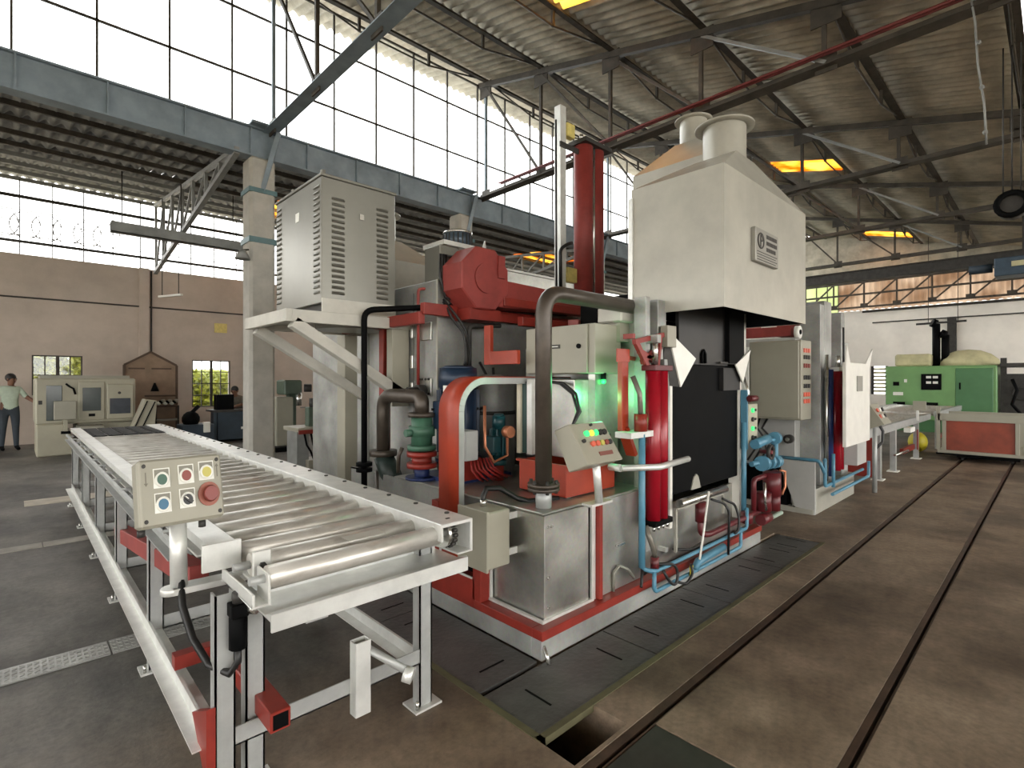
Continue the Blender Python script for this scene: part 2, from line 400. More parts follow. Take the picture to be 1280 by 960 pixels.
trench(.21, 1.2, 6.68, 6.86, MATS['pale_concrete_cover'], 'pale concrete trench cover by the middle conveyor legs', False)
trench(.1, 1.0, 8.95, 9.35, mat('pale_cover', (190, 182, 168), .8, 0, .1, 4), 'whitish slab in the floor by the far conveyor legs', False)

# ---- roof of the main bay: slopes up from Y=-1.43 to the clerestory at Y=10
def zc(y): return 6.45 + .25 * y
PY = [9.85 - 1.88 * i for i in range(7)]
ceil = struct_empty('ceiling', (0, 0, 6.5))
def sheet_mesh(w, L, slope, n=5, amp=.042, th=.007, name='roof_sheet'):
    mb = MB(); c = n * 8; top = []
    for lay in (0, th):
        for j in (0, 1):
            for i in range(c + 1):
                x = w * i / c; mb.v.append(V((x, j * L, j * L * slope + amp * math.sin(2 * PI * x / (w / n)) + lay)))
    q = c + 1
    for i in range(c):
        mb.f.append([i, i + 1, q + i + 1, q + i]); mb.f.append([2 * q + i, 3 * q + i, 3 * q + i + 1, 2 * q + i + 1])
        mb.f.append([i, 2 * q + i, 2 * q + i + 1, i + 1]); mb.f.append([q + i, q + i + 1, 3 * q + i + 1, 3 * q + i])
    for a in (0, c): mb.f.append([a, q + a, 3 * q + a, 2 * q + a])
    mb.sm = [True] * len(mb.f)
    me = mb.mesh(name); return me
SW = 1.05
me = sheet_mesh(SW + .02, 1.98, .25); me.materials.append(SHEET)
me5 = sheet_mesh(SW + .02, 3.5, .25); me5.materials.append(SHEET)
me2 = me.copy(); me2.materials.clear(); me2.materials.append(SKYL)
lights = {(22, 3): 1, (22, 2): 0, (23, 3): 0}
rows = [PY[i] for i in range(6, -1, -1)]
for c in range(34):
    for r in range(6):
        x = -6.6 + c * SW; y = rows[r] - .05 if r else rows[0] - .25
        sky = (abs(x + .5 - 16.9) < .85 and r == 3) or (abs(x + .5 - 27.6) < .9 and r == 3) or (c == 12 and r == 3)
        o = bpy.data.objects.new('roof_light_sheet' if sky else 'roof_sheet', me2 if sky else me5 if r == 5 else me); COL.objects.link(o); o.parent = ceil
        o.location = (x, y, zc(y) + .2 + (r % 2) * .012 + (c % 2) * .004 - 6.5)
for i, y in enumerate(PY):
    b = MB(); z = zc(y) + .10
    b.angle((-6.6, y, z - .06), (28.9, y, z - .06), .1, .012); b.bar((-6.6, y + .03, z + .045), (28.9, y + .03, z + .045), .1, .012)
    p = b.build('purlin', TRUSS, ceil)
    if i < 6:
        for k in range(-2, 5):                                   # trussed rods under the purlins
            x0 = 3.4 + 5.1 * k
            if x0 > 25: continue
            rb = MB(); xa, xb, xc_, xd = x0 + .3, x0 + 1.7, x0 + 3.4, x0 + 4.8
            pts = [(xa, y, z - .04), (xb, y, z - .32), (xc_, y, z - .32), (xd, y, z - .04)]
            rb.tube(pts, .02, 5)
            rb.bar((xb, y, z - .05), (xb, y, z - .33), .05); rb.bar((xc_, y, z - .05), (xc_, y, z - .33), .05)
            rb.build('purlin_tie', TRUSS, p)
# trusses
TX = [3.4 + 5.1 * k for k in range(-1, 5)]
ordn = ['behind the camera', 'nearest the camera', 'above the white hood', 'third from the camera', 'fourth from the camera', 'furthest away by the end wall']
def truss(x, lab):
    t = thing('roof_truss', 'dark steel roof truss ' + lab, 'roof truss', (x, 4.3, 6.1), 'steel roof trusses')
    zb = 6.1
    b = MB(); b.angle((x, -1.5, zb), (x, 10.05, zb), .12, .015); b.angle((x, -1.5, zb), (x, 10.05, zb), .12, .015, flip=-1)
    b.build('bottom_chord', TRUSS if x > 4 else GIRDER, t)
    b = MB(); b.bar((x, -1.5, zc(-1.5)), (x, 10.1, zc(10.1)), .1, .12); b.build('top_chord', TRUSS, t)
    nodes = PY[:6]
    for i, y in enumerate(nodes):
        if zc(y) - zb > .2:
            part(t, 'gusset_plate', TRUSS, (x - .012, x + .012, y - .2, y + .2, zc(y) - .3, zc(y) + .06))
            MB().angle((x, y, zb), (x, y, zc(y)), .06, .01).build('web_post', TRUSS if y < 9 else GIRDER, t)
            part(t, 'gusset_plate', TRUSS, (x - .012, x + .012, y - .14, y + .14, zb - .06, zb + .2))
        if i < 4: MB().bar((x, y, zc(y) - .05), (x, nodes[i + 1], zb + .08), .05, .05).build('web_diagonal', TRUSSG if i == 3 else TRUSS, t)
    return t
for x, l in zip(TX, ordn): truss(x, l)
b = thing('cable_conduit', 'twin dark red conduit lying along the truss above the white hood', 'conduit', (8.5, 4, 6.2))
for k in (0, 1): MB().cyl((8.42 - .07 * k, .6, 6.26), (8.42 - .07 * k, 9.2, 6.26), .022, 8).build('conduit_pipe', REDTRUSS, b)

# ---- clerestory wall (window_1), sill girder, pillars
win = struct_empty('window_1', (0, 10.1, 6.15))
zr = [6.15, 7.06, 8.22, 8.98]
vx = [-6.6 + .94 * i for i in range(39)]
mull = part(win, 'mullion', TRUSS, (vx[0] - .016, vx[0] + .016, 10.08, 10.12, 6.15, 9.0))
for x in vx[1:]: inst(mull, win, (x - vx[0], 0, 0))
for z in zr: part(win, 'transom', TRUSS, (-6.6, 28.9, 10.08, 10.12, z - .016, z + .016))
for r in range(3):
    p0 = part(win, 'pane', GLASS, (vx[0] + .016, vx[1] - .016, 10.098, 10.102, zr[r] + .016, zr[r + 1] - .016))
    for i in range(1, 38): inst(p0, win, (vx[i] - vx[0], 0, 0))
gird = struct_empty('trim_girder', (0, 10.1, 5.6))
part(gird, 'web', GIRDER, (-6.6, 28.9, 10.02, 10.06, 5.62, 6.13)); part(gird, 'flange', GIRDER, (-6.6, 28.9, 9.95, 10.2, 6.11, 6.14)); part(gird, 'flange', GIRDER, (-6.6, 28.9, 9.95, 10.2, 5.6, 5.63))
for x in [-6.1 + 1.02 * i for i in range(35)]: part(gird, 'stiffener', GIRDER, (x - .012, x + .012, 9.97, 10.02, 5.63, 6.11))
pil = ['left of the louvred cabinet', 'behind the blower', 'hidden behind the white hood', 'beyond the second furnace', 'near the end wall']
for k, x in enumerate([3.26, 7.95, 13.35, 18.45, 23.55]):
    t = thing('concrete_pillar', 'grey concrete pillar under the girder ' + pil[k], 'pillar', (x, 10.1, 0), 'pillars under the girder')
    part(t, 'shaft', PILLAR, (x - .22, x + .22, 9.92, 10.36, 0, 5.6), bevel=.05)
    part(t, 'steel_band', TEAL, (x - .24, x + .24, 9.9, 10.38, 4.05, 4.15)); part(t, 'steel_band', TEAL, (x - .24, x + .24, 9.9, 10.38, 4.95, 5.03))
    MB().bar((x, 9.95, 5.0), (x + .25, 9.85, 6.1), .08).build('knee_brace', GIRDER, t)
    part(t, 'truss_seat', GIRDER, (x - .22, x + .22, 9.8, 10.3, 6.14, 6.18))

# ---- aisle roof, left wall with open barred band
ca = struct_empty('ceiling_aisle', (0, 10, 5.6))
def za(y): return 5.72 + (y - 10) * .1
mea = sheet_mesh(SW + .02, 2.0, .1); mea.materials.append(SHEETD)
mea2 = mea.copy(); mea2.materials.clear(); mea2.materials.append(SKYL)
for c in range(34):
    for r in range(4):
        x = -6.6 + c * SW; y = 10.12 + 1.95 * r; sky = (c, r) in ((11, 2), (19, 1), (20, 1))
        o = bpy.data.objects.new('roof_light_sheet' if sky else 'roof_sheet', mea2 if sky else mea); COL.objects.link(o); o.parent = ca
        o.location = (x, y - 10, za(y) + .12 + (r % 2) * .012 - 5.6)
for k in range(9):
    y = 10.3 + .92 * k; MB().bar((-6.6, y, za(y) + .04), (28.9, y, za(y) + .04), .05, .09).build('purlin', TRUSSG if k > 4 else TRUSS, ca)
for k, x in enumerate([-2.25, 2.85, 7.9, 13.0]):
    if k == 2: continue
    t = thing('aisle_truss', 'pale grey lattice truss of the side aisle ' + ['outside the view at the left', 'beside the first pillar', 'behind the blower', 'furthest along'][k], 'truss', (x, 14, 5), 'aisle trusses')
    A = lambda y: 5.62 + (y - 10) * (4.55 - 5.62) / 7.3
    MB().bar((x, 10.0, A(10)), (x, 17.3, A(17.3)), .09, .09).build('bottom_chord', TRUSSG, t)
    MB().bar((x, 10.0, za(10) - .06), (x, 17.3, za(17.3) - .06), .08, .08).build('top_chord', TRUSSG, t)
    for j in range(1, 8):
        y = 10 + 1.03 * j
        if y > 17.35: break
        MB().bar((x, y, A(y)), (x, y, za(y) - .06), .06).build('web_post', TRUSSG, t)
        MB().bar((x, y, A(y)), (x, y - 1.03, za(y - 1.03) - .06), .045).build('web_diagonal', TRUSSG, t)
def wall_with_holes(u0, u1, z0, z1, holes, fn):                 # fn(u,z,s) -> 3-D point, s in 0..1 through the thickness
    us = sorted({u0, u1, *[h[0] for h in holes], *[h[1] for h in holes]}); zs = sorted({z0, z1, *[h[2] for h in holes], *[h[3] for h in holes]})
    mb = MB(); ins = lambda u, z: any(h[0] < u < h[1] and h[2] < z < h[3] for h in holes)
    for i in range(len(us) - 1):
        for j in range(len(zs) - 1):
            a, b_, c, d = us[i], us[i + 1], zs[j], zs[j + 1]
            if ins((a + b_) / 2, (c + d) / 2): continue
            P = [fn(u, z, s) for s in (0, 1) for z in (c, d) for u in (a, b_)]
            mb.add(P, [(0, 2, 3, 1), (4, 5, 7, 6), (0, 1, 5, 4), (2, 6, 7, 3), (0, 4, 6, 2), (1, 3, 7, 5)])
    return mb
H1 = (.33, 1.30, 1.2, 2.2); H2 = (3.78, 4.80, .78, 2.16)
struct('wall_left', wall_with_holes(-8, 29.2, 0, 4.66, [H1, H2, (9.0, 10.2, .9, 2.2), (14, 15.2, .9, 2.2)], lambda u, z, s: (u, 17.5 + .25 * s, z)), WALLM)
t = struct_empty('trim_wall_pilaster', (2.6, 17.4, 0)); part(t, 'pilaster', WALLM, (2.5, 2.72, 17.38, 17.5, 0, 4.66)); part(t, 'pilaster', WALLM, (7.6, 7.82, 17.38, 17.5, 0, 4.66))
b = MB().cyl((-8, 17.46, 3.6), (14, 17.46, 3.6), .022, 6); b.cyl((2.78, 17.45, 1.0), (2.78, 17.45, 4.6), .022, 6); b.cyl((5.2, 17.45, 1.2), (5.2, 17.45, 4.66), .03, 6)
tag(b.build('wall_conduit', STEELD, loc=(2.78, 17.45, 1)), 'thin dark conduit run along the left wall', 'conduit')
def window(n, H, y, cols, rowsn, glass=True, m=TRUSS):
    wdw = struct_empty('window_%d' % n, ((H[0] + H[1]) / 2, y, H[2]))
    for a in (H[0], H[1]): part(wdw, 'window_frame', m, (a - .03, a + .03, y + .02, y + .08, H[2], H[3]))
    for z in (H[2], H[3]): part(wdw, 'window_frame', m, (H[0], H[1], y + .02, y + .08, z - .03, z + .03))
    du = (H[1] - H[0]) / cols; dz = (H[3] - H[2]) / rowsn
    for i in range(1, cols): part(wdw, 'glazing_bar', m, (H[0] + i * du - (.035 if i == cols // 2 else .012), H[0] + i * du + (.035 if i == cols // 2 else .012), y + .03, y + .07, H[2], H[3]))
    for j in range(1, rowsn): part(wdw, 'glazing_bar', m, (H[0], H[1], y + .03, y + .07, H[2] + j * dz - .012, H[2] + j * dz + .012))
    if glass:
        for i in range(cols):
            for j in range(rowsn): part(wdw, 'pane', GLASS, (H[0] + i * du + .014, H[0] + (i + 1) * du - .014, y + .048, y + .052, H[2] + j * dz + .014, H[2] + (j + 1) * dz - .014))
window(2, H1, 17.5, 4, 2); window(3, H2, 17.5, 4, 4)
band = struct_empty('window_4', (0, 17.6, 4.66))
for i in range(40): part(band, 'mullion', STEELD, (-6.6 + i * .61 - .012, -6.6 + i * .61 + .012, 17.58, 17.61, 4.66, 6.5))
for z, h in ((6.08, .04), (4.98, .035), (5.5, .008), (5.75, .008)): part(band, 'transom', STEELD, (-6.6, 28.9, 17.56, 17.6, z - h, z + h))
# razor wire coils outside the band
rz = thing('razor_wire', 'coiled razor wire loops seen outside the open band of the left wall', 'razor wire', (1.2, 18.4, 4.6))
for i in range(6):
    x = -.2 + i * .42; pts = [(x + .12 * math.sin(t * 2 * PI / 14), 18.4 + .05 * math.cos(t), 5.75 + .33 * math.sin(t * 2 * PI / 14 + .4 * i) * (1 if i % 2 else .8)) for t in range(2)]
    b = MB(); b.tube([(x + .30 * math.cos(t * 2 * PI / 14), 18.4 + .02 * t, 5.6 + .33 * math.sin(t * 2 * PI / 14)) for t in range(15)], .014, 4); b.build('wire_loop', STEELD, rz)
MB().cyl((-3, 18.4, 5.3), (9, 18.4, 5.3), .014, 5).build('support_wire', STEELD, rz)
wp = MB().box(-4, 10, 18.3, 18.5, -.95, 4.4); tag(wp.build('boundary_wall', mat('boundary_wall_grey', (200, 190, 165), .9, 0, .1, 2), loc=(3, 18.4, -.95)), 'pale boundary wall just outside the left windows', 'wall') if False else None
# foliage outside the windows
def bush(x, y, rx, h, label):
    t = thing('garden_bush', label, 'bush', (x, y, -.95), 'bushes outside the windows'); b = MB()
    for i in range(9000):
        a = random.uniform(0, 2 * PI); u = random.random() ** .5; z = -.7 + random.random() * h
        c = V((x + rx * u * math.cos(a), y + .9 * u * math.sin(a), z)); d = V((random.uniform(-1, 1), random.uniform(-1, 1), random.uniform(-.6, 1))).normalized(); e_ = d.orthogonal().normalized()
        s = random.uniform(.07, .15); b.add([c - d * s, c + e_ * s * .5, c + d * s, c - e_ * s * .5], [(0, 1, 2, 3)])
    b.build('leaves', LEAF, t)['kind'] = 'stuff'
    for k in range(4):
        MB().cyl((x + .2 * k - .3, y, -.95), (x + .5 * k - .8, y, -.7 + h * .8), .03, 6, .012).build('stem', WOODB, t)
bush(.6, 20.0, 1.5, 3.6, 'sunlit yellow-green bush behind the window over the cream machine')
bush(5.0, 20.6, 1.7, 2.6, 'sunlit bush behind the grid window by the seated worker')

# ---- far end wall
HF = [(7.2, 9.9, 3.2, 6.0), (5.65, 6.05, 1.0, 2.2)]
struct('wall_far', wall_with_holes(-13, 17.5, 0, 4.85, [(7.4, 9.8, 2.6, 4.85), (5.45, 6.0, .9, 2.2)], lambda u, z, s: (28.95 + .25 * s, u, z)), FARW)
wf = struct_empty('wall_far_cladding', (29, 4, 4.85))
mec = MB(); n = 8 * 6
for lay in (0, .006):
    for z in (4.86, 6.28):
        for i in range(n + 1): mec.v.append(V((lay + .05 * math.sin(2 * PI * i / 8), 1.5 * i / n, z - 4.85)))
q = n + 1
for i in range(n): mec.f.append([i, i + 1, q + i + 1, q + i]); mec.f.append([2 * q + i, 3 * q + i, 3 * q + i + 1, 2 * q + i + 1])
mec.sm = [True] * len(mec.f); mec = mec.mesh('cladding_sheet'); mec.materials.append(CORW)
for k in range(14):
    o = bpy.data.objects.new('cladding_sheet', mec); COL.objects.link(o); o.parent = wf; o.location = (0, -13.45 + 1.49 * k - 4, 0)
wd = struct_empty('window_5', (28.95, 8.6, 2.6))
for i in range(6): part(wd, 'mullion', TRUSS, (28.97, 29.02, 7.4 + i * .48 - .02, 7.4 + i * .48 + .02, 2.6, 6.3))
for z in (2.6, 3.6, 4.8, 6.2): part(wd, 'transom', TRUSS, (28.97, 29.02, 7.4, 9.8, z - .03, z + .03))
YG = translucent('pale_green_sheet', (206, 212, 184), (186, 194, 160), .5)
for i in range(5):
    for z0, z1 in ((2.63, 3.57), (3.63, 4.77), (4.83, 6.17)): part(wd, 'pane', YG, (28.99, 29.0, 7.42 + i * .48, 7.86 + i * .48, z0, z1))
wd = struct_empty('window_6', (28.95, 5.7, .9))
for y in (5.45, 6.0): part(wd, 'window_frame', STEELD, (28.9, 29.0, y - .05, y + .05, .9, 2.2))
for k in range(7): part(wd, 'louvre_slat', CANVAS, (28.97, 29.04, 5.5, 5.95, 1.0 + k * .17, 1.1 + k * .17))
struct('trim_far_conduit', MB().box(28.88, 28.94, -1, 6.4, 4.72, 4.82).box(28.88, 28.94, -1, 6.0, 4.2, 4.25).box(28.8, 28.94, 3.0, 3.3, 0, 4.25), STEELD)
struct('wall_far_gable', MB().prism([(29.0, -1.5, 6.42), (29.0, 10.2, 6.42), (29.0, 10.2, 9.1), (29.0, -1.5, 6.5)], (.05, 0, 0)), SHEET)
# ---- walls and roof behind the camera (next bay)
struct('wall_right', wall_with_holes(-8, 29, 0, 6.0, [(-6, 28, 3.0, 5.8), (-5, 3, 0, 3.0), (5, 22, .9, 3.0)], lambda u, z, s: (u, -12.9 - .25 * s, z)), FARW)
struct('wall_back', wall_with_holes(-12.9, 17.5, 0, 6.4, [(-3.5, 3.0, 0, 3.3), (4.5, 9.5, 1.2, 4.0), (-12, -5, 1.2, 5.2), (11, 16, 1.2, 4.4)], lambda u, z, s: (-7 - .25 * s, u, z)), WALLM)
struct('ceiling_next_bay', MB().box(-7, 29, -13.2, -1.5, 6.35, 6.5), SHEET)
struct('wall_back_gable', MB().prism([(-7, -1.5, 6.4), (-7, 10, 6.4), (-7, 10, 9.0)], (-.1, 0, 0)), SHEET)

# ================================================================== ROLLER CONVEYOR
cv = thing('roller_conveyor', 'long silver roller conveyor on legs running away at the left', 'conveyor', (1.05, 2.0, 0))
YE = 9.05
# right hand channel: box section with open near end, bolts along the top
b = MB(); b.box(1.38, 1.56, 1.9, YE, .935, .95); b.box(1.545, 1.56, 1.9, YE, .80, .935); b.box(1.38, 1.392, 1.9, YE, .87, .935); b.box(1.47, 1.56, 1.9, YE, .795, .805)
b.build('side_channel', SILVER, cv, bevel=.003)
b = MB(); b.box(.55, .65, 2.29, YE, .938, .95); b.box(.55, .56, 2.29, YE, .905, .95); b.box(.638, .65, 2.29, YE, .86, .95); b.box(.60, .66, 2.7, YE, .79, .80)
b.build('side_channel', SILVER, cv, bevel=.003)
part(cv, 'end_plate', SILVER, (.525, .665, 2.275, 2.289, .85, .958), bevel=.002)
b = MB(); b.box(.50, .52, 2.7, YE, .85, .875); b.box(.49, .55, 2.7, YE, .80, .806); b.build('side_rail', SILVERD, cv)
for k in range(14):
    part(cv, 'rail_clip', SILVERD, (.51, .56, 2.9 + k * .44, 2.95 + k * .44, .866, .88))
bolt0 = MB().cyl((1.52, 2.05, .949), (1.52, 2.05, .957), .012, 6).build('bolt', STEELD, cv)
for k in range(1, 26): inst(bolt0, cv, (0, k * .27, 0))
# rollers: tube with two dark bearing ends
RY = [1.97 + .185 * i for i in range(39)]
r0 = MB().cyl((.66, RY[0], .885), (1.40, RY[0], .885), .043, 16).build('roller', ROLLER, cv)
S0 = [MB().cyl(a, b_, .016, 8).build('roller_shaft', SILVERD, r0) for a, b_ in (((.60, RY[0], .885), (.66, RY[0], .885)), ((1.40, RY[0], .885), (1.46, RY[0], .885)))]
for y in RY[1:]:
    c = inst(r0, cv, (0, y - RY[0], 0))
    for s0 in S0: d = s0.copy(); COL.objects.link(d); d.parent = c; d.location = s0.location
# near drive sprocket with chain at the open end of the right channel
sp = MB().cyl((1.43, RY[0], .885), (1.452, RY[0], .885), .062, 18).build('sprocket', CHROME, cv)
b = MB()
for k in range(16):
    t = 2 * PI * k / 16; b.cyl((1.455, RY[0] + .06 * math.cos(t), .885 + .06 * math.sin(t)), (1.475, RY[0] + .06 * math.cos(t), .885 + .06 * math.sin(t)), .0095, 6)
b.build('chain', STEELD, sp)
# bearing bracket at the near left of the first roller
b = MB(); b.box(.645, .71, 2.07, 2.085, .835, .955); b.box(.645, .71, 2.085, 2.2, .835, .845); b.build('bearing_bracket', SILVER, cv, bevel=.003)
MB().cyl((.678, 2.07, .9), (.678, 2.055, .9), .014, 6).build('bracket_bolt', STEELD, cv)
b = MB(); b.box(.60, .66, 1.93, 2.3, .80, .808); b.box(.60, .608, 1.93, 2.3, .80, .85); b.box(.652, .66, 1.93, 2.05, .80, .91); b.build('bearing_channel', SILVER, cv, bevel=.002)
# dark plates covering the far end rollers
for k in range(5):
    b = MB(); x = .67 + .15 * k
    b.box(x, x + .135, 7.75, 9.0, .93, .937); b.box(x + .02, x + .035, 7.8, 8.95, .937, .941)
    b.build('belt_slat', BLACK, cv)
part(cv, 'plastic_tag', mat('grey_tag', (178, 174, 164), .4, 0, 0), (1.0, 1.17, 2.02, 2.1, .931, .933))
# drip tray below the first rollers
b = MB(); b.box(.66, 1.55, 1.93, 2.22, .735, .743); b.box(.66, 1.55, 1.922, 1.934, .70, .765); b.box(.66, 1.55, 2.19, 2.2, .735, .80)
b.prism([(.66, 1.934, .743), (.66, 2.0, .743), (.66, 1.934, .765)], (.89, 0, 0)); b.build('drip_tray', SILVER, cv, bevel=.002)
# legs and stretchers
LY = [2.17, 3.46, 4.73, 6.0, 7.3, 8.6]
def leg(x, y, d=1):
    b = MB(); b.box(x - .035, x + .035, y - .03, y - .022, 0, .80); b.box(x - .035, x - .028, y - .03, y + .03, 0, .80); b.box(x + .028, x + .035, y - .03, y + .03, 0, .80)
    o = b.build('leg', SILVERD, cv)
    b = MB(); b.box(x - .075, x + .075, y - .06, y + .06, 0, .010); o2 = b.build('foot_plate', SILVER, o)
    MB().cyl((x - .055 * d, y - .04, .01), (x - .055 * d, y - .04, .045), .009, 6).build('anchor_bolt', CHROME, o2) if False else MB().cyl((x - .055, y - .04, .01), (x - .055, y - .04, .05), .009, 6).build('anchor_bolt', CHROME, o)
for y in LY: leg(.57, y); leg(1.46, y)
leg(.685, 2.2)
for x in (.555, 1.45):
    b = MB(); b.angle((x - .02, 2.2, .22), (x - .02, 8.6, .22), .06, .006); b.angle((x - .02, 2.2, .22), (x - .02, 8.6, .22), .06, .006, flip=-1); b.build('stretcher', SILVER, cv)
for y in LY:
    b = MB(); b.box(.6, 1.43, y - .03, y - .024, .22, .29); b.box(.6, 1.43, y - .03, y + .02, .22, .226); b.build('cross_member', SILVERD, cv)
# small upright with spindle on the front cross member
b = MB(); b.box(1.065, 1.135, 2.085, 2.09, .14, .46); b.box(1.065, 1.135, 2.135, 2.14, .14, .46); b.box(1.065, 1.07, 2.09, 2.135, .14, .46); b.box(1.13, 1.135, 2.09, 2.135, .14, .46); b.build('upright_tube', SILVER, cv, bevel=.002)
MB().cyl((1.12, 2.12, .42), (1.26, 1.99, .31), .018, 10).build('spindle', SILVERD, cv); MB().cyl((1.25, 2.0, .30), (1.275, 1.97, .29), .034, 12).build('spindle_end', SILVER, cv)
# red lifting frame passing under the conveyor near the front
rf = thing('lifting_frame', 'dark red square-tube frame under the near end of the conveyor', 'frame', (.62, 2.5, 0))
b = MB(); b.bar((.72, 2.0, .33), (.72, 2.75, .33), .075, .075); b.build('frame_tube', REDOX, rf, bevel=.004)
part(rf, 'mouth_shade_patch', BLACK, (.692, .748, 1.999, 2.004, .302, .358));  # black square paints the shade in the open tube end
MB().prism([(.535, 2.13, .12), (.535, 2.13, .40), (.535, 2.34, .30)], (-.03, 0, 0)).build('corner_plate', REDOX, rf)
MB().bar((.6, 2.65, .72), (.60, 5.0, .42), .08, .10).build('frame_tube', REDDULL, rf, bevel=.004)
MB().bar((.7, 2.75, .33), (.52, 2.75, .33), .06).build('frame_tube', REDOX, rf)
# air service unit with hose
au = thing('air_regulator', 'black air filter regulator with hanging hose on the conveyor leg', 'regulator', (.62, 2.1, .5))
b = MB(); b.cyl((.605, 2.11, .60), (.605, 2.11, .72), .032, 12); b.box(.575, .635, 2.08, 2.14, .72, .77); b.build('filter_bowl', BLACK, au, bevel=.003)
MB().cyl((.605, 2.11, .77), (.605, 2.11, .81), .02, 10).build('knob', STEELD, au); MB().cyl((.64, 2.09, .745), (.66, 2.07, .745), .022, 10).build('gauge', CHROME, au)
MB().tube([(.49, 2.45, .80), (.485, 2.4, .70), (.50, 2.3, .60), (.53, 2.2, .53), (.58, 2.12, .51), (.605, 2.11, .55), (.605, 2.11, .60)], .014, 8).build('hose', BLKHOSE, au)

# ================================================================== PUSH BUTTON STATION
TM = Matrix.Translation((.49, 2.46, 1.15)) @ Matrix.Rotation(math.radians(2), 4, 'Z') @ Matrix.Rotation(math.radians(-14), 4, 'X') @ Matrix.Diagonal((.86, .95, 1.06, 1))
st = thing('push_button_station', 'grey push button station with six buttons on a silver post', 'control box', (.49, 2.52, .74))
MB(TM).box(-.172, .172, -.03, .075, -.125, .125).build('enclosure', GREYP, st, bevel=.012)
lid = MB(TM).box(-.165, .165, -.042, -.03, -.118, .118).build('lid', GREYP, st, bevel=.004)
for sx in (-1, 1):
    for sz in (-1, 1): MB(TM).cyl((sx * .148, -.042, sz * .1), (sx * .148, -.047, sz * .1), .008, 8).build('screw', STEELD, lid)
def button(u, v, m, kind='flush'):
    bm = MB(TM).box(u - .032, u + .032, -.046, -.042, v - .03, v + .042).build('legend_frame', WHITE, st)
    MB(TM).box(u - .028, u + .028, -.0475, -.046, v + .006, v + .038).build('legend_plate', mat('legend_grey', (126, 124, 112), .5, 0, 0), bm)
    MB(TM).ring((u, -.042, v), (u, -.056, v), .028, .02, 18).build('bezel', WHITE, bm)
    if kind == 'flush': MB(TM).cyl((u, -.042, v), (u, -.054, v), .0205, 16).build('push_button', m, bm)
    else:
        b = MB(TM); b.cyl((u, -.042, v), (u, -.054, v), .0205, 16); k = TM
        b2 = MB(TM @ Matrix.Translation((u, 0, v)) @ Matrix.Rotation(math.radians(40), 4, 'Y')); b2.box(-.02, .02, -.068, -.05, -.006, .006)
        b.build('selector_switch', B_BLK, bm); b2.build('selector_handle', B_BLK, bm); MB(TM @ Matrix.Translation((u, 0, v)) @ Matrix.Rotation(math.radians(40), 4, 'Y')).box(-.018, -.002, -.0695, -.068, -.002, .002).build('selector_mark', WHITE, bm)
button(-.082, .045, B_GRN); button(.015, .05, B_RED); button(.1, .055, B_YEL); button(-.082, -.045, B_BLU); button(.015, -.04, B_BLK, 'sel')
b = MB(TM); b.cyl((.105, -.042, -.03), (.105, -.05, -.03), .046, 20); eb = b.build('stop_base', mat('stop_base_brownred', (150, 84, 66), .45, 0, .05), st)
MB(TM).cyl((.105, -.05, -.03), (.105, -.07, -.03), .026, 18).cyl((.105, -.07, -.03), (.105, -.085, -.03), .032, 20, .027).build('stop_mushroom', B_RED, eb)
for u, s in ((-.142, -1), (.147, 1)):
    b = MB(TM); z = .055; b.box(u - .002, u + .002, -.0435, -.042, z - .022, z + .022); tz = z + s * .03
    b.add([(u - .008, -.0433, tz - s * .012), (u + .008, -.0433, tz - s * .012), (u, -.0433, tz)], [(0, 1, 2)]); b.build('arrow_mark', ARROW, lid)
MB().cyl((.485, 2.46, .76), (.485, 2.48, 1.03), .031, 14).build('post', SILVER, st)
b = MB(); b.bar((.46, 2.46, .752), (.78, 2.44, .752), .08, .026); b.cyl((.46, 2.46, .739), (.46, 2.46, .765), .04, 14); b.build('support_arm', SILVER, st, bevel=.002)
MB().cyl((.36, 2.47, .985), (.36, 2.47, 1.01), .014, 8).cyl((.57, 2.47, .985), (.57, 2.47, 1.01), .014, 8).build('cable_gland', STEELD, st)

# ================================================================== FURNACE 1: base, tanks, vestibule
fb = thing('skid_frame', 'silver and red base frame of the main furnace on the pit', 'base frame', (3.7, 3.5, 0))
part(fb, 'sill_beam', GALVD, (2.17, 5.32, 2.03, 2.11, -.006, .11), bevel=.004); part(fb, 'sill_beam', GALVD, (2.17, 2.25, 2.11, 7.0, -.006, .11), bevel=.004)
part(fb, 'red_beam', REDOX, (2.165, 5.33, 2.02, 2.10, .11, .165), bevel=.003); part(fb, 'red_beam', REDOX, (2.165, 2.25, 2.10, 2.62, .11, .165), bevel=.003)
part(fb, 'red_beam', REDOX, (2.165, 2.25, 2.62, 4.6, .11, .30), bevel=.003); part(fb, 'red_post', REDOX, (2.165, 2.25, 2.56, 2.64, .165, .62), bevel=.003)
part(fb, 'red_post', REDOX, (2.165, 2.25, 3.02, 3.10, .30, .74), bevel=.003)
part(fb, 'opening_shade_panel', BLACK, (2.24, 2.26, 2.66, 2.98, .30, .52)); part(fb, 'window_edge', SILVER, (2.158, 2.166, 2.64, 3.0, .298, .312)); part(fb, 'window_edge', SILVER, (2.158, 2.166, 2.98, 3.0, .30, .52))  # black panel paints the shade inside the frame opening
part(fb, 'back_panel', GALVD, (2.3, 2.32, 2.6, 4.6, .1, .78)); part(fb, 'floor_panel', GALVD, (2.2, 5.3, 2.1, 6.9, .09, .1))
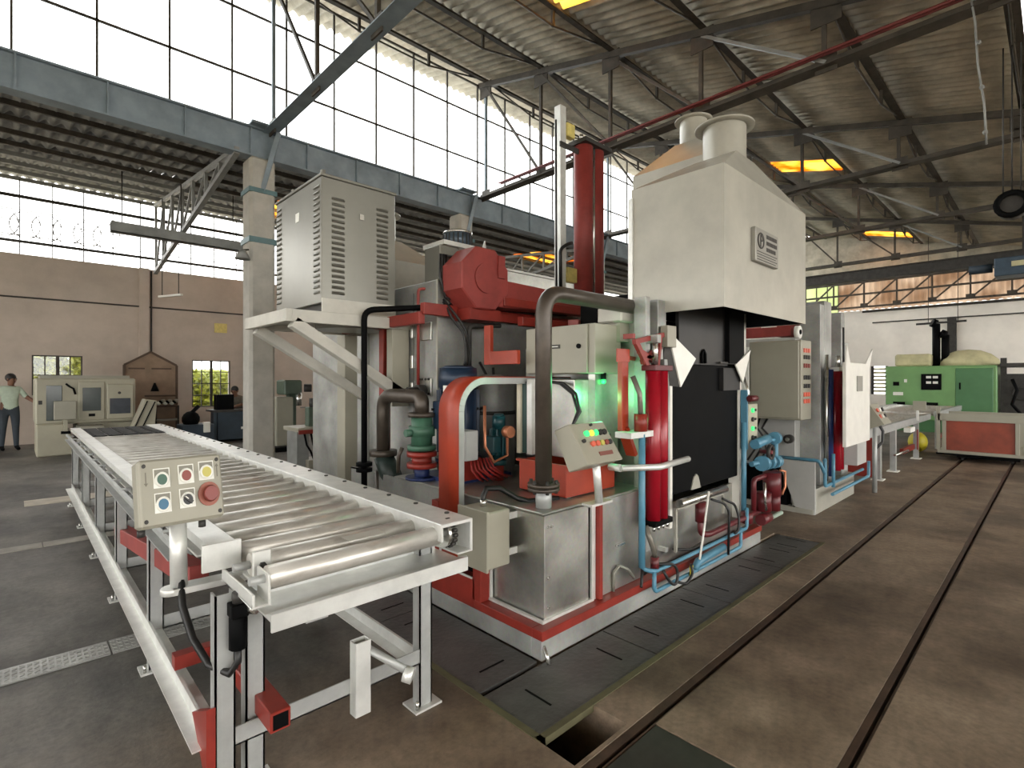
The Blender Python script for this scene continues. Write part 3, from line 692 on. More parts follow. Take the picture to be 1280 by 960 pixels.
# lower tank
tk = thing('quench_tank', 'galvanized sheet tank at the near corner of the furnace', 'tank', (2.6, 2.5, .1))
part(tk, 'front_box', GALV, (2.27, 2.69, 2.1, 2.57, .165, .79), bevel=.004)
part(tk, 'tank_body', GALV, (2.36, 3.30, 2.135, 3.7, .1, .795), bevel=.004)
part(tk, 'deck', GALV, (2.25, 3.36, 2.10, 3.75, .795, .81), bevel=.004)
part(tk, 'flange_strip', SILVER, (2.235, 2.72, 2.08, 2.10, .166, .182)); part(tk, 'flange_strip', SILVER, (2.235, 2.255, 2.10, 2.58, .166, .182)); part(tk, 'flange_strip', SILVER, (2.71, 2.75, 2.09, 2.105, .166, .8)); part(tk, 'flange_strip', SILVER, (2.24, 2.262, 2.55, 2.6, .166, .62))
part(tk, 'gap_shade_strip', BLACK, (2.692, 2.708, 2.12, 2.134, .17, .79))  # black strip paints the shade between box and flange
part(tk, 'side_sheet', GALV, (2.79, 3.32, 2.088, 2.102, .166, .80), bevel=.003)
scr = MB().cyl((2.3, 2.099, .72), (2.3, 2.092, .72), .010, 8).build('screw', CHROME, tk)
for dx, dz in ((0, -.3), (0, -.48), (.03, 0)): inst(scr, tk, (dx, 0, dz))
part(tk, 'handle', CHROME, (2.96, 3.06, 2.07, 2.085, .46, .475))
MB().tube([(2.93, 2.08, .17), (2.93, 2.07, .30), (2.97, 2.06, .335), (3.06, 2.05, .29), (3.12, 2.04, .22)], .012, 8).build('hose_loop', mat('grey_hose', (130, 130, 120), .4, .2, 0), tk)
b = MB(); b.tube([(2.22, 2.07, .0), (2.2, 2.06, .05), (2.19, 2.03, .07), (2.18, 2.0, .04), (2.18, 1.98, -.004)], .012, 8); b.build('lifting_ring', CHROME, tk)
# red upright carrying the desk post
rp = part(tk, 'red_upright', REDOX, (2.755, 2.79, 2.06, 2.10, .165, .79), bevel=.003)
# deck edges seen behind the conveyor
jb = thing('junction_box', 'beige junction box bracketed to the tank next to the conveyor', 'junction box', (2.1, 2.42, .45))
part(jb, 'enclosure', GREYP, (2.02, 2.2, 2.32, 2.58, .47, .81), bevel=.008)
jd = part(jb, 'door', GREYP, (2.002, 2.022, 2.31, 2.59, .46, .82), bevel=.004)
MB().cyl((2.002, 2.54, .62), (1.99, 2.54, .62), .012, 10).build('lock', BLACK, jd)
b = MB(); b.box(2.2, 2.27, 2.33, 2.35, .52, .56); b.box(2.2, 2.27, 2.33, 2.35, .74, .78); b.box(2.2, 2.27, 2.54, 2.56, .74, .78); b.build('bracket', SILVER, jb)
MB().tube([(2.12, 2.48, .81), (2.12, 2.48, .87), (2.16, 2.5, .91), (2.26, 2.48, .90), (2.36, 2.42, .83), (2.40, 2.36, .815), (2.6, 2.28, .815)], .018, 8).build('cable', BLKHOSE, jb)
MB().cyl((2.12, 2.48, .81), (2.12, 2.48, .85), .022, 8).build('cable_gland', CHROME, jb)
# arched red guard
ag = thing('arch_guard', 'tall red arched guard of flat steel beside the pumps', 'guard', (2.25, 2.9, .3))
outer = [(2.17, .30)]; Rr = .24
for k in range(9):
    t = PI - k * PI / 16; outer.append((2.17 + Rr + Rr * math.cos(t), 1.38 + Rr * math.sin(t)))
outer.append((3.35, 1.62))
inner = [(3.35, 1.565)]
for k in range(9):
    t = PI / 2 + k * PI / 16; inner.append((2.17 + Rr + (Rr - .055) * math.cos(t), 1.38 + (Rr - .055) * math.sin(t)))
inner.append((2.225, .30))
n = len(outer)
b = MB()
for i in range(n - 1):                                           # outer strap, 0.13 m wide
    (x0, z0), (x1, z1) = outer[i], outer[i + 1]
    b.add([(x0, 2.80, z0), (x1, 2.80, z1), (x1, 3.02, z1), (x0, 3.02, z0)], [(0, 1, 2, 3)], True)
b.build('strap', ORANGE, ag).modifiers.new('solid', 'SOLIDIFY').thickness = .008
b = MB(); ii = inner[::-1]
for i in range(n - 1):
    P = [(outer[i][0] + .003, outer[i][1]), (outer[i + 1][0] + .003, outer[i + 1][1] - .003), ii[i + 1], ii[i]]
    b.prism([(x, 2.802, z) for x, z in P], (0, .012, 0))
b.build('side_rib', SILVERD, ag)
# pump set on deck behind the guard
def motor(x, y, z, r, h, m, label, cat='motor', name='electric_motor', fins=10):
    t = thing(name, label, cat, (x, y, z)); b = MB().cyl((x, y, z + .16), (x, y, z + h * .82), r, 20); b.build('frame', m, t)
    MB().cyl((x, y, z + h * .82), (x, y, z + h), r * 1.08, 20, r * 1.02).cyl((x, y, z + h), (x, y, z + h + .02), r * .95, 20, r * .7).build('fan_cowl', m, t)
    MB().cyl((x, y, z + .12), (x, y, z + .16), r * 1.25, 20).build('flange', m, t); MB().cyl((x, y, z), (x, y, z + .12), r * .8, 14).build('lantern', REDOX, t)
    for k in range(fins):
        a = 2 * PI * k / fins; MB().bar((x + math.cos(a) * r * 1.0, y + math.sin(a) * r, z + .2), (x + math.cos(a) * r * 1.0, y + math.sin(a) * r, z + h * .8), .012, .05, (math.cos(a), math.sin(a), 0)).build('cooling_fin', m, t)
    part(t, 'terminal_box', m, (x - r - .06, x - r * .6, y - .06, y + .06, z + h * .45, z + h * .7), bevel=.005)
    return t
motor(2.62, 3.38, .81, .15, .88, BLUEM, 'tall dark blue vertical pump motor behind the red arched guard')
motor(2.76, 3.04, .81, .05, .5, TEALM, 'small teal vertical motor framed by the red arched guard')
part(bpy.data.objects['electric_motor'], 'nameplate', WHITE, (2.455, 2.46, 3.3, 3.36, 1.5, 1.55))
sg = thing('pump_stand', 'red pump stand with a grey control box below the blue motor', 'pump stand', (2.55, 3.2, .81))
part(sg, 'base_plate', BLUED, (2.38, 2.95, 3.1, 3.62, .81, .84)); part(sg, 'stand_block', REDOX, (2.42, 2.6, 3.05, 3.2, .84, 1.0), bevel=.005)
part(sg, 'control_box', mat('box_light_grey', (176, 178, 176), .4, 0, .03), (2.38, 2.5, 2.98, 3.14, 1.0, 1.22), bevel=.006); part(sg, 'red_sticker', mat('sticker_pinkred', (232, 110, 104), .4, 0, 0), (2.376, 2.381, 3.04, 3.1, 1.12, 1.2))
b = MB()
for k in range(7): b.tube([(2.46 + .03 * k, 3.02, 1.0), (2.44 + .035 * k, 2.98, .93), (2.48 + .04 * k, 2.96, .87 + .01 * (k % 3)), (2.56 + .05 * k, 3.0, .83)], .009, 6)
b.build('cable_bundle', mat('red_cable', (150, 40, 36), .5, 0, 0), sg)
# galvanised cylinder and brass fitting
cy = thing('strainer_drum', 'grey galvanized drum standing behind the red arched guard', 'drum', (3.05, 3.5, .81))
MB().cyl((3.02, 3.42, .81), (3.02, 3.42, 1.58), .2, 24).cyl((3.02, 3.42, 1.58), (3.02, 3.42, 1.64), .2, 24, .08).build('shell', GALVD, cy); MB().ring((3.02, 3.42, 1.3), (3.02, 3.42, 1.33), .21, .19, 24).build('clamp_band', STEELD, cy)
br = thing('brass_regulator', 'small pinkish brass pressure regulator beside the green cabinet', 'regulator', (2.72, 2.9, .95))
MB().cyl((2.72, 2.86, 1.2), (2.72, 2.92, 1.2), .045, 14).build('dial', mat('brass', (200, 130, 96), .35, .5, .05), br); MB().tube([(2.72, 2.9, 1.2), (2.72, 2.9, 1.02), (2.6, 2.92, .98), (2.53, 2.94, 1.1), (2.56, 2.98, 1.4)], .012, 6).build('stem_pipe', MATS['brass'], br)
# red sump tank and green-lit cabinet above it
rt = thing('sump_tank', 'orange-red open sump tank standing on the galvanized deck', 'tank', (2.88, 2.45, .81))
b = MB(); b.box(2.62, 3.16, 2.23, 2.24, .83, 1.03); b.box(2.62, 2.63, 2.24, 2.66, .83, 1.03); b.box(3.15, 3.16, 2.24, 2.66, .83, 1.03); b.box(2.62, 3.16, 2.66, 2.67, .83, 1.03); b.box(2.62, 3.16, 2.23, 2.67, .82, .832)
b.build('shell', ORANGE, rt, bevel=.003); part(rt, 'rim', ORANGE, (2.6, 3.18, 2.21, 2.235, 1.02, 1.035)); part(rt, 'rim', ORANGE, (2.6, 2.625, 2.235, 2.68, 1.02, 1.035))
for x in (2.66, 3.1): part(rt, 'foot', SILVERD, (x, x + .04, 2.26, 2.3, .81, .82)); part(rt, 'foot', SILVERD, (x, x + .04, 2.6, 2.64, .81, .82))
gc = thing('steel_cabinet', 'galvanized cabinet with green light glow above the orange sump tank', 'cabinet', (3.05, 2.6, 1.035))
part(gc, 'body', GALV, (2.86, 3.3, 2.36, 2.86, 1.035, 1.60), bevel=.006)
part(gc, 'door_edge', mat('cream_door_edge', (206, 198, 176), .5, 0, .04), (2.80, 2.86, 2.84, 2.88, 1.036, 1.6)); part(gc, 'door_inner', mat('door_dark_teal', (40, 70, 66), .5, 0, .06), (2.82, 2.86, 2.77, 2.84, 1.04, 1.58)); part(gc, 'door_stile', SILVER, (2.80, 2.86, 2.72, 2.77, 1.036, 1.6))
part(gc, 'duct_wall', GALV, (3.02, 3.3, 2.3, 2.359, 1.04, 1.638))
for k in range(2):
    MB().tube([(2.82, 2.55 - .03 * k, 1.58), (2.78, 2.42 - .03 * k, 1.57), (2.78, 2.31 - .03 * k, 1.50), (2.79, 2.27 - .02 * k, 1.38), (2.74, 2.28, 1.28), (2.68, 2.3, 1.2)], .011, 6).build('cable', BLKHOSE, gc)
en = thing('control_enclosure', 'grey electrical enclosure mounted high beside the tall brown pipe', 'enclosure', (3.1, 2.6, 1.64))
part(en, 'body', GREYP, (2.98, 3.3, 2.27, 2.94, 1.64, 2.0), bevel=.006); ed = part(en, 'door', GREYP, (2.962, 2.98, 2.33, 2.94, 1.645, 1.995), bevel=.004)
part(ed, 'name_label', PRINT, (2.959, 2.962, 2.58, 2.68, 1.83, 1.86)); part(ed, 'label_line', WHITE, (2.9575, 2.9592, 2.6, 2.66, 1.842, 1.848)); MB().cyl((2.962, 2.40, 1.84), (2.95, 2.40, 1.84), .018, 12).build('lock', BLACK, ed)
gl = bpy.data.lights.new('green_glow_light', 'POINT'); gl.color = (.12, 1, .35); gl.energy = .6; gl.shadow_soft_size = .03  # point light for the green glow on the cabinet; its source is unseen
go = bpy.data.objects.new('green_glow_light', gl); COL.objects.link(go); go.location = (3.0, 2.2, 1.47)
pl = thing('added_green_lamp', 'added green lamp for the cabinet glow, under the grey enclosure', 'lamp', (3.1, 2.2, 1.56)); MB().cyl((3.1, 2.285, 1.6), (3.1, 2.285, 1.645), .02, 10).build('lamp_holder', BLACK, pl); MB().ell((3.1, 2.285, 1.585), .02).build('lamp_dome', L_GRN, pl)  # lamp body added to give the green glow a source
# tall brown pipe with flange and elbow
tp = thing('vent_pipe', 'tall dark brown pipe rising from the tank and bending over to the hood', 'pipe', (2.36, 2.2, .81))
MB().tube([(2.37, 2.2, .94), (2.37, 2.2, 2.14), (3.62, 2.2, 2.14)], .052, 16, .16, 8).build('pipe_run', DARKPIPE, tp)
MB().cyl((2.37, 2.2, .81), (2.37, 2.2, .92), .05, 16).build('stub', SILVERD, tp)
fl = MB().cyl((2.37, 2.2, .915), (2.37, 2.2, .935), .1, 20).cyl((2.37, 2.2, .94), (2.37, 2.2, .96), .1, 20).build('flange', DARKPIPE, tp)
for k in range(6):
    a = k * PI / 3; MB().cyl((2.37 + .08 * math.cos(a), 2.2 + .08 * math.sin(a), .9), (2.37 + .08 * math.cos(a), 2.2 + .08 * math.sin(a), .98), .011, 6).build('flange_bolt', STEELD, fl)
# operator desk
dk = thing('operator_desk', 'beige sloping control desk with lit green and yellow buttons on a post', 'control desk', (2.72, 2.0, .79))
DM = Matrix.Translation((2.58, 1.98, 1.2)) @ Matrix.Rotation(math.radians(-22), 4, 'X')
MB(DM).prism([(-.17, -.06, -.13), (-.17, .11, -.13), (-.17, .13, .14), (-.17, 0, .14)], (.34, 0, 0)).build('enclosure', GREYP, dk, bevel=.006)
def dl(u, v, m, nm, r=.016): 
    y = -.06 + .06 * (v + .13) / .27
    MB(DM).cyl((u, y + .004, v), (u, y - .016, v), r, 12).build(nm, m, dk)
for u, m in ((-.06, L_GRN), (-.015, L_YEL), (.03, L_GRN), (.075, B_BLK), (.115, B_BLK)): dl(u, .065, m, 'push_button', .019)
for u, m in ((-.05, L_RED), (-.005, L_RED), (.04, B_YEL), (.085, B_RED), (.12, B_BLK)): dl(u, -.005, m, 'push_button', .017)
dl(-.12, .02, B_BLK, 'key_switch', .012); dl(.02, .12, B_BLK, 'key_switch', .008)
b = MB(DM); b.box(-.03, .1, -.052, -.046, -.085, -.06); b.build('name_label', mat('brown_label', (110, 56, 44), .5, 0, 0), dk)
MB().cyl((2.72, 2.04, .81), (2.66, 2.02, 1.1), .026, 12).build('post', SILVER, dk); part(dk, 'post_foot', SILVER, (2.62, 2.84, 2.02, 2.1, .795, .81))
MB().tube([(2.74, 2.0, 1.2), (2.8, 2.02, 1.24), (2.85, 2.06, 1.18), (2.84, 2.1, 1.1)], .012, 6).build('cable', BLKHOSE, dk)

# ---- vestibule body, door opening, guides
vb = thing('furnace_vestibule', 'galvanized furnace vestibule with tall door opening under the white hood', 'furnace', (4.3, 2.7, .1))
b = MB(); b.box(3.36, 3.66, 2.16, 2.40, .1, 2.2); b.box(3.42, 3.66, 2.40, 3.4, .1, 1.88); b.box(4.95, 5.2, 2.16, 3.4, .1, 2.35); b.box(3.66, 4.95, 3.3, 3.4, .1, 1.95); b.box(3.66, 4.95, 2.16, 3.3, .1, .55); b.build('shell', GALV, vb, bevel=.004)
part(vb, 'front_sheet', GALV, (3.32, 5.2, 2.13, 2.16, .166, .62)); part(vb, 'chamber_lining', BLACK, (3.662, 4.948, 2.9, 2.95, .552, 2.3)); part(vb, 'chamber_lining', BLACK, (3.662, 3.67, 2.17, 2.9, .552, 2.3)); part(vb, 'chamber_lining', BLACK, (4.94, 4.948, 2.17, 2.9, .552, 2.3))
mat('horn_white', (226, 224, 216), .4, 0, .03); part(vb, 'front_frame', MATS['horn_white'], (3.64, 3.68, 2.06, 2.165, .45, 1.75), bevel=.003); part(vb, 'front_frame', MATS['horn_white'], (4.9, 4.94, 2.06, 2.165, .30, 1.75), bevel=.003)
part(vb, 'guide_channel', GALVD, (3.3, 3.36, 2.06, 2.16, .35, 2.2), bevel=.003); part(vb, 'guide_channel', GALVD, (3.5, 3.62, 2.08, 2.16, 1.75, 2.2), bevel=.003); part(vb, 'guide_channel', GALVD, (3.56, 3.64, 2.06, 2.13, .5, 1.75)); part(vb, 'guide_channel', GALV, (4.86, 4.9, 2.0, 2.06, 1.75, 2.2))
dr = thing('furnace_door', 'sooty black lifting door filling the furnace opening below the hood', 'door', (4.3, 2.09, .66))
part(dr, 'door_leaf', BLACK, (3.70, 4.88, 2.07, 2.13, .70, 1.80), bevel=.006); part(dr, 'upper_shield', mat('soot_brown_steel', (30, 28, 27), .4, .2, .25, 3), (3.74, 4.6, 2.04, 2.07, 1.72, 2.4)); part(dr, 'side_box', BLACK, (4.55, 4.86, 2.0, 2.07, 1.74, 2.4))
part(dr, 'deflector', mat('soot_grey', (34, 33, 33), .5, .2, .2, 5), (4.5, 4.84, 2.03, 2.07, 1.5, 1.7)); part(dr, 'cross_rod', STEELD, (4.4, 4.86, 2.01, 2.03, 1.735, 1.75))
MB().tube([(4.1, 2.03, 1.73), (4.1, 2.03, 1.81), (4.13, 2.03, 1.84), (4.16, 2.03, 1.81), (4.16, 2.03, 1.73)], .012, 6).build('lifting_eye', BLACK, dr)
MB().prism([(3.98, 2.06, .70), (4.14, 2.06, .70), (4.1, 2.06, .80), (4.07, 2.06, .82), (4.03, 2.06, .80)], (0, .012, 0)).build('sill_guide', WHITEP, dr)
for nm_, tri, bk in (('left', [(3.58, 2.04, 1.97), (3.86, 1.96, 1.76), (3.70, 2.0, 1.54)], (3.57, 2.1, 1.56)), ('right', [(4.96, 1.98, 1.87), (4.68, 2.0, 1.73), (4.84, 2.0, 1.57)], (4.92, 2.06, 1.6))):
    t = thing('door_guide_horn', 'white pointed sheet guide at the ' + nm_ + ' side of the black door', 'guide plate', tri[2], 'door guide horns')
    MB().prism(tri, (0, .012, 0)).build('horn_plate', mat('horn_white', (226, 224, 216), .4, 0, .03), t)
    MB().prism([V(tri[0]) + V((0, .014, 0)), V(tri[2]) + V((0, .014, 0)), bk], (0, .008, 0)).build('back_plate', STEELD, t)
part(vb, 'guide_box', GREYP, (3.5, 3.63, 2.0, 2.06, 1.84, 2.0), bevel=.003)
# roller at the sill and cover sheet
sr = thing('sill_roller', 'bright steel tube across the furnace sill below the black door', 'roller', (4.1, 1.98, .6))
MB().cyl((3.64, 1.98, .66), (4.42, 1.98, .66), .032, 14).build('tube', CHROME, sr); b = MB(); b.bar((3.6, 1.99, .62), (4.4, 1.99, .62), .02, .012); b.bar((3.6, 1.99, .3), (3.6, 1.99, .63), .02, .02); b.bar((4.4, 1.99, .45), (4.4, 1.99, .66), .02, .02); b.build('bracket', WHITEP, sr)
MB().bar((3.6, 2.06, .30), (3.6, 2.13, .30), .03).build('bracket', SILVER, sr)
# red door cylinder
dc = thing('door_cylinder', 'bright red twin pneumatic cylinder left of the black furnace door', 'cylinder', (3.35, 2.02, .55))
MB().cyl((3.30, 2.0, .60), (3.30, 2.0, 1.66), .055, 18).cyl((3.40, 2.0, .60), (3.40, 2.0, 1.66), .055, 18).build('barrel', REDCYL, dc)
part(dc, 'end_cap', REDGAS, (3.24, 3.48, 1.945, 2.06, 1.66, 1.70), bevel=.004); part(dc, 'end_cap', BLACK, (3.24, 3.48, 1.945, 2.055, .56, .60), bevel=.004)
MB().cyl((3.33, 2.0, 1.7), (3.33, 2.0, 1.9), .02, 10).build('piston_rod', CHROME, dc); part(dc, 'clevis', GALVD, (3.31, 3.36, 1.97, 2.06, 1.86, 1.92), bevel=.003)
for k in range(4): MB().cyl((3.26 + .06 * k, 1.97, .53), (3.26 + .06 * k, 1.97, .56), .012, 6).build('tie_rod_nut', CHROME, dc)
MB().tube([(3.17, 1.98, .58), (3.19, 1.95, .48), (3.22, 1.94, .40), (3.24, 1.95, .36)], .02, 8).build('flex_hose', mat('braided_hose', (120, 116, 106), .4, .4, .1), dc); MB().cyl((3.24, 1.95, .27), (3.24, 1.95, .36), .03, 8).build('hose_fitting', REDGAS, dc)
ob = thing('bracket_post', 'orange-red angled bracket post between the cabinet and the cylinder', 'bracket', (3.36, 2.25, 1.2))
part(ob, 'upright', ORANGE, (3.05, 3.13, 2.09, 2.13, 1.24, 1.80), bevel=.004); part(ob, 'arm', ORANGE, (2.98, 3.13, 2.082, 2.09, 1.72, 1.81)); MB().bar((3.09, 2.11, 1.26), (3.2, 2.11, 1.06), .08, .03).build('knee', ORANGE, ob); MB().bar((3.13, 2.11, 1.75), (3.36, 2.18, 1.75), .03, .03).build('tie', ORANGE, ob)
rr = thing('linkage_frame', 'dull red bolted linkage above the red cylinder', 'linkage', (3.4, 2.15, 1.7))
b = MB()
for p, q in (((3.12, 2.04, 1.86), (3.5, 2.04, 1.93)), ((3.14, 2.04, 1.86), (3.3, 2.03, 1.66)), ((3.46, 2.04, 1.92), (3.4, 2.03, 1.68)), ((3.22, 2.04, 1.72), (3.46, 2.04, 1.84)), ((3.18, 2.04, 1.8), (3.42, 2.04, 1.72)), ((3.12, 2.04, 1.9), (3.12, 2.12, 1.9))): MB().bar(p, q, .03, .035).build('link_bar', REDDULL, rr)
bx_ = thing('terminal_box', 'white painted box head next to the hood corner', 'junction box', (3.3, 2.3, 2.0)); part(bx_, 'cap', WHITEP, (3.2, 3.44, 2.2, 2.42, 2.02, 2.14), bevel=.012); part(bx_, 'neck', GREYP, (3.24, 3.4, 2.24, 2.36, 1.88, 2.02)); part(bx_, 'flange', STEELD, (3.36, 3.44, 2.19, 2.2, 1.9, 2.0))
MB().tube([(3.40, 2.18, 1.9), (3.46, 2.1, 1.75), (3.47, 2.1, 1.6), (3.42, 2.14, 1.5)], .014, 6).build('cable', BLKHOSE, bx_)
# handle bar in front of the cylinder
hb = thing('push_bar', 'silver U-shaped bar sticking out in front of the red cylinder', 'bar', (3.3, 1.93, 1.0)); 
MB().tube([(2.96, 2.04, 1.0), (3.22, 1.9, .995), (3.62, 1.9, 1.01)], .022, 10, .03, 3).build('bar', SILVER, hb); MB().cyl((2.96, 2.04, 1.0), (2.96, 2.13, 1.0), .026, 8).build('mount', SILVER, hb)

# ---- white hood with nameplate and stack
def hood(name, label, x0, x1, y0, y1, z0, z1, zt, sr_, zs, stack_c=None, m=WHITEP, cat='hood'):
    cx, cy = stack_c or ((x0 + x1) / 2, (y0 + y1) / 2)
    t = thing(name, label, cat, ((x0 + x1) / 2, (y0 + y1) / 2, z0))
    b = MB(); th = .006
    b.box(x0, x1, y0, y0 + th, z0, z1); b.box(x0, x0 + th, y0 + th, y1, z0, z1); b.box(x1 - th, x1, y0 + th, y1, z0, z1); b.box(x0 + th, x1 - th, y1 - th, y1, z0, z1); b.build('skirt', m, t)
    lin_ = mat('hood_inside_navy', (22, 27, 33), .7, 0, .1, 3, spec=.2); e_ = .007  # navy lining added to put the hood's inner darkness into colour
    b = MB(); b.box(x0 + e_, x1 - e_, y0 + e_, y0 + e_ + .002, z0 + .004, z1); b.box(x0 + e_, x0 + e_ + .002, y0 + .01, y1 - .01, z0 + .004, z1); b.box(x1 - e_ - .002, x1 - e_, y0 + .01, y1 - .01, z0 + .004, z1); b.box(x0 + .01, x1 - .01, y1 - e_ - .002, y1 - e_, z0 + .004, z1); b.box(x0 + .01, x1 - .01, y0 + .01, y1 - .01, z1 - .01, z1 - .004); b.build('added_dark_lining', lin_, t)
    r = sr_ * 1.02
    P = [(x0, y0, z1), (x1, y0, z1), (x1, y1, z1), (x0, y1, z1)]; Q = [(cx - r, cy - r, zt), (cx + r, cy - r, zt), (cx + r, cy + r, zt), (cx - r, cy + r, zt)]
    MB().add(P + Q, [(0, 1, 5, 4), (1, 2, 6, 5), (2, 3, 7, 6), (3, 0, 4, 7), (4, 5, 6, 7)]).build('pyramid_roof', m, t)
    MB().cyl((cx, cy, zt - .1), (cx, cy, zs), sr_, 28, caps=False).build('stack', m, t)
    MB().ring((cx, cy, zs), (cx, cy, zs + .015), sr_ * 1.38, sr_ * .95, 28).build('stack_flange', m, t)
    MB().cyl((cx, cy, zt), (cx, cy, zt + .01), sr_ * .97, 20).build('stack_inside', BLACK, t)
    return t
hd = hood('fume_hood', 'big white painted fume hood with flanged round stack and nameplate', 3.6, 5.3, 1.62, 2.38, 2.11, 3.12, 3.47, .175, 3.76, (4.45, 2.0))
b = MB(); b.box(3.585, 3.61, 2.36, 2.40, 2.12, 3.05); b.build('edge_flange', SILVER, hd)
np_ = part(hd, 'nameplate', PLATEG, (4.06, 4.52, 1.585, 1.62, 2.50, 2.76), bevel=.004)
MB().ring((4.16, 1.586, 2.665), (4.16, 1.58, 2.665), .062, .05, 24).build('logo_ring', PRINT, np_)
b = MB(); b.box(4.15, 4.162, 1.581, 1.585, 2.61, 2.71); b.ring((4.175, 1.585, 2.685), (4.175, 1.58, 2.685), .026, .015, 14); b.build('logo_letter', PRINT, np_)
for k, (z, xa, xb, h) in enumerate(((2.715, 4.27, 4.49, .03), (2.665, 4.27, 4.48, .03), (2.615, 4.27, 4.46, .03))):
    b = MB(); x = xa; random.seed(k + 3)
    while x < xb:
        wl = random.uniform(.012, .02); b.box(x, x + wl, 1.5825, 1.585, z - h / 2, z + h / 2); x += wl + .007
    b.build('raised_lettering', PRINT, np_)
for k in range(4): part(np_, 'text_line', PRINT, (4.09, 4.49 - .03 * (k % 2), 1.5832, 1.585, 2.575 - k * .02, 2.581 - k * .02))
hood('rear_fume_hood', 'second cream hood with round stack peeping out behind the white hood', 5.1, 6.2, 2.45, 3.35, 2.35, 3.9, 4.28, .15, 4.55)

# ================================================================== FURNACE 1: main body, platform, cabinet, blower
fu = thing('main_furnace', 'large galvanized furnace body behind the pumps', 'furnace', (4.2, 5.2, 0))
part(fu, 'casing', GALVD, (2.7, 6.3, 3.78, 5.15, .1, 2.48), bevel=.006); part(fu, 'casing', GALVD, (2.9, 6.6, 5.15, 6.9, .1, 2.3), bevel=.006)
part(fu, 'support', STEELD, (2.8, 6.2, 3.9, 6.8, 0, .1)); part(fu, 'corner_strip', WHITEP, (2.692, 2.702, 3.772, 3.79, .8, 2.48))
for y in (4.15, 4.6, 5.0): part(fu, 'panel_seam', STEELD, (2.697, 2.7, y, y + .006, .1, 2.4))
for z in (1.55, 2.05): part(fu, 'burner_flange', GALV, (2.68, 2.7, 3.85, 4.05, z - .1, z + .06), bevel=.004)
bt = MB().cyl((2.68, 3.88, 1.6), (2.67, 3.88, 1.6), .012, 6).build('flange_bolt', STEELD, fu)
for dy, dz in ((.05, 0), (.1, 0), (.14, 0), (0, -.13), (.14, -.13), (.07, -.13)): inst(bt, fu, (0, dy, dz))
MB().cyl((2.6, 3.95, 1.5), (2.68, 3.95, 1.5), .05, 12).cyl((2.5, 3.95, 1.5), (2.6, 3.95, 1.5), .03, 10).build('burner_nozzle', STEELD, fu)
part(fu, 'side_column', GREYP, (2.48, 2.62, 5.1, 5.28, 0, 2.06), bevel=.004); part(fu, 'side_column', GREYP, (2.5, 2.68, 4.2, 4.3, 1.35, 2.06), bevel=.004)
for z in (1.45, 1.7, 1.98): part(fu, 'latch', CHROME, (2.66, 2.7, 4.12, 4.16, z, z + .12), bevel=.003)
# red frame members on the body
rb_ = thing('steel_framework', 'red steel framework over the top of the furnace body', 'frame', (3.8, 3.75, 2.1))
for p, q, w_, h_ in (((2.5, 3.72, 2.2), (5.2, 3.72, 2.2), .06, .1), ((2.55, 4.42, .1), (2.55, 4.42, 2.1), .08, .08), ((2.5, 3.72, 2.12), (2.5, 5.2, 2.12), .06, .1), ((3.2, 3.5, 2.3), (5.6, 3.5, 2.32), .1, .08), ((3.6, 2.98, 2.07), (5.2, 3.6, 2.18), .1, .12), ((3.3, 3.35, 2.12), (4.6, 3.35, 2.12), .07, .08)):
    MB().bar(p, q, w_, h_).build('frame_member', REDOX, rb_, bevel=.004)
hk = thing('angle_bracket', 'orange-red L-shaped steel bracket left of the grey enclosure', 'bracket', (2.95, 3.1, 1.72))
part(hk, 'upright', ORANGE, (2.86, 2.90, 3.26, 3.34, 1.72, 2.05), bevel=.004); part(hk, 'foot', ORANGE, (2.86, 2.9, 2.94, 3.26, 1.72, 1.83), bevel=.004)
# platform
pf = thing('cantilever_platform', 'pale grey cantilever platform with two diagonal struts under the louvred cabinet', 'platform', (2.1, 4.7, 1.4))
PLP = mat('platform_grey_paint', (190, 188, 178), .5, 0, .07, 4)
part(pf, 'edge_beam', PLP, (1.55, 1.6, 4.2, 5.2, 2.06, 2.16), bevel=.003); part(pf, 'edge_beam', PLP, (1.6, 2.7, 4.2, 4.25, 2.06, 2.16), bevel=.003); part(pf, 'edge_beam', PLP, (1.6, 2.7, 5.15, 5.2, 2.06, 2.16), bevel=.003)
part(pf, 'deck_plate', PLP, (1.6, 2.7, 4.25, 5.15, 2.12, 2.14)); MB().cyl((2.3, 4.65, 2.06), (2.3, 4.65, 2.12), .3, 24).build('base_ring', GREYC, pf)
for y in (4.25, 5.1): 
    b = MB(); b.bar((1.62, y, 2.06), (2.69, y, 1.42), .1, .09); b.build('strut', PLP, pf, bevel=.003)
part(pf, 'skirt_board', PLP, (1.86, 2.56, 4.24, 4.25, 2.16, 2.28))
lc = thing('louvred_cabinet', 'tall grey louvred sheet metal cabinet standing on the platform', 'cabinet', (2.2, 4.75, 2.16))
part(lc, 'casing', GREYC, (1.86, 2.56, 4.25, 5.28, 2.24, 3.30), bevel=.006); part(lc, 'top_cap', GREYC, (1.85, 2.57, 4.24, 5.29, 3.3, 3.325), bevel=.004); part(lc, 'plinth', STEELD, (1.9, 2.52, 4.3, 5.15, 2.14, 2.24))
lv = MB().prism([(1.86, 4.29, 2.32), (1.845, 4.29, 2.327), (1.86, 4.29, 2.347)], (0, .1, 0)).build('louvre', GREYC, lc)
for c_, y in enumerate((0, .86)):
    for k in range(20):
        if c_ or k: inst(lv, lc, (0, y, .047 * k))
lv2 = MB().prism([(1.95, 4.25, 2.32), (1.95, 4.235, 2.327), (1.95, 4.25, 2.347)], (.11, 0, 0)).build('louvre', GREYC, lc)
for c_, x in enumerate((0, .42)):
    for k in range(18):
        if c_ or k: inst(lv2, lc, (x, 0, .047 * k))
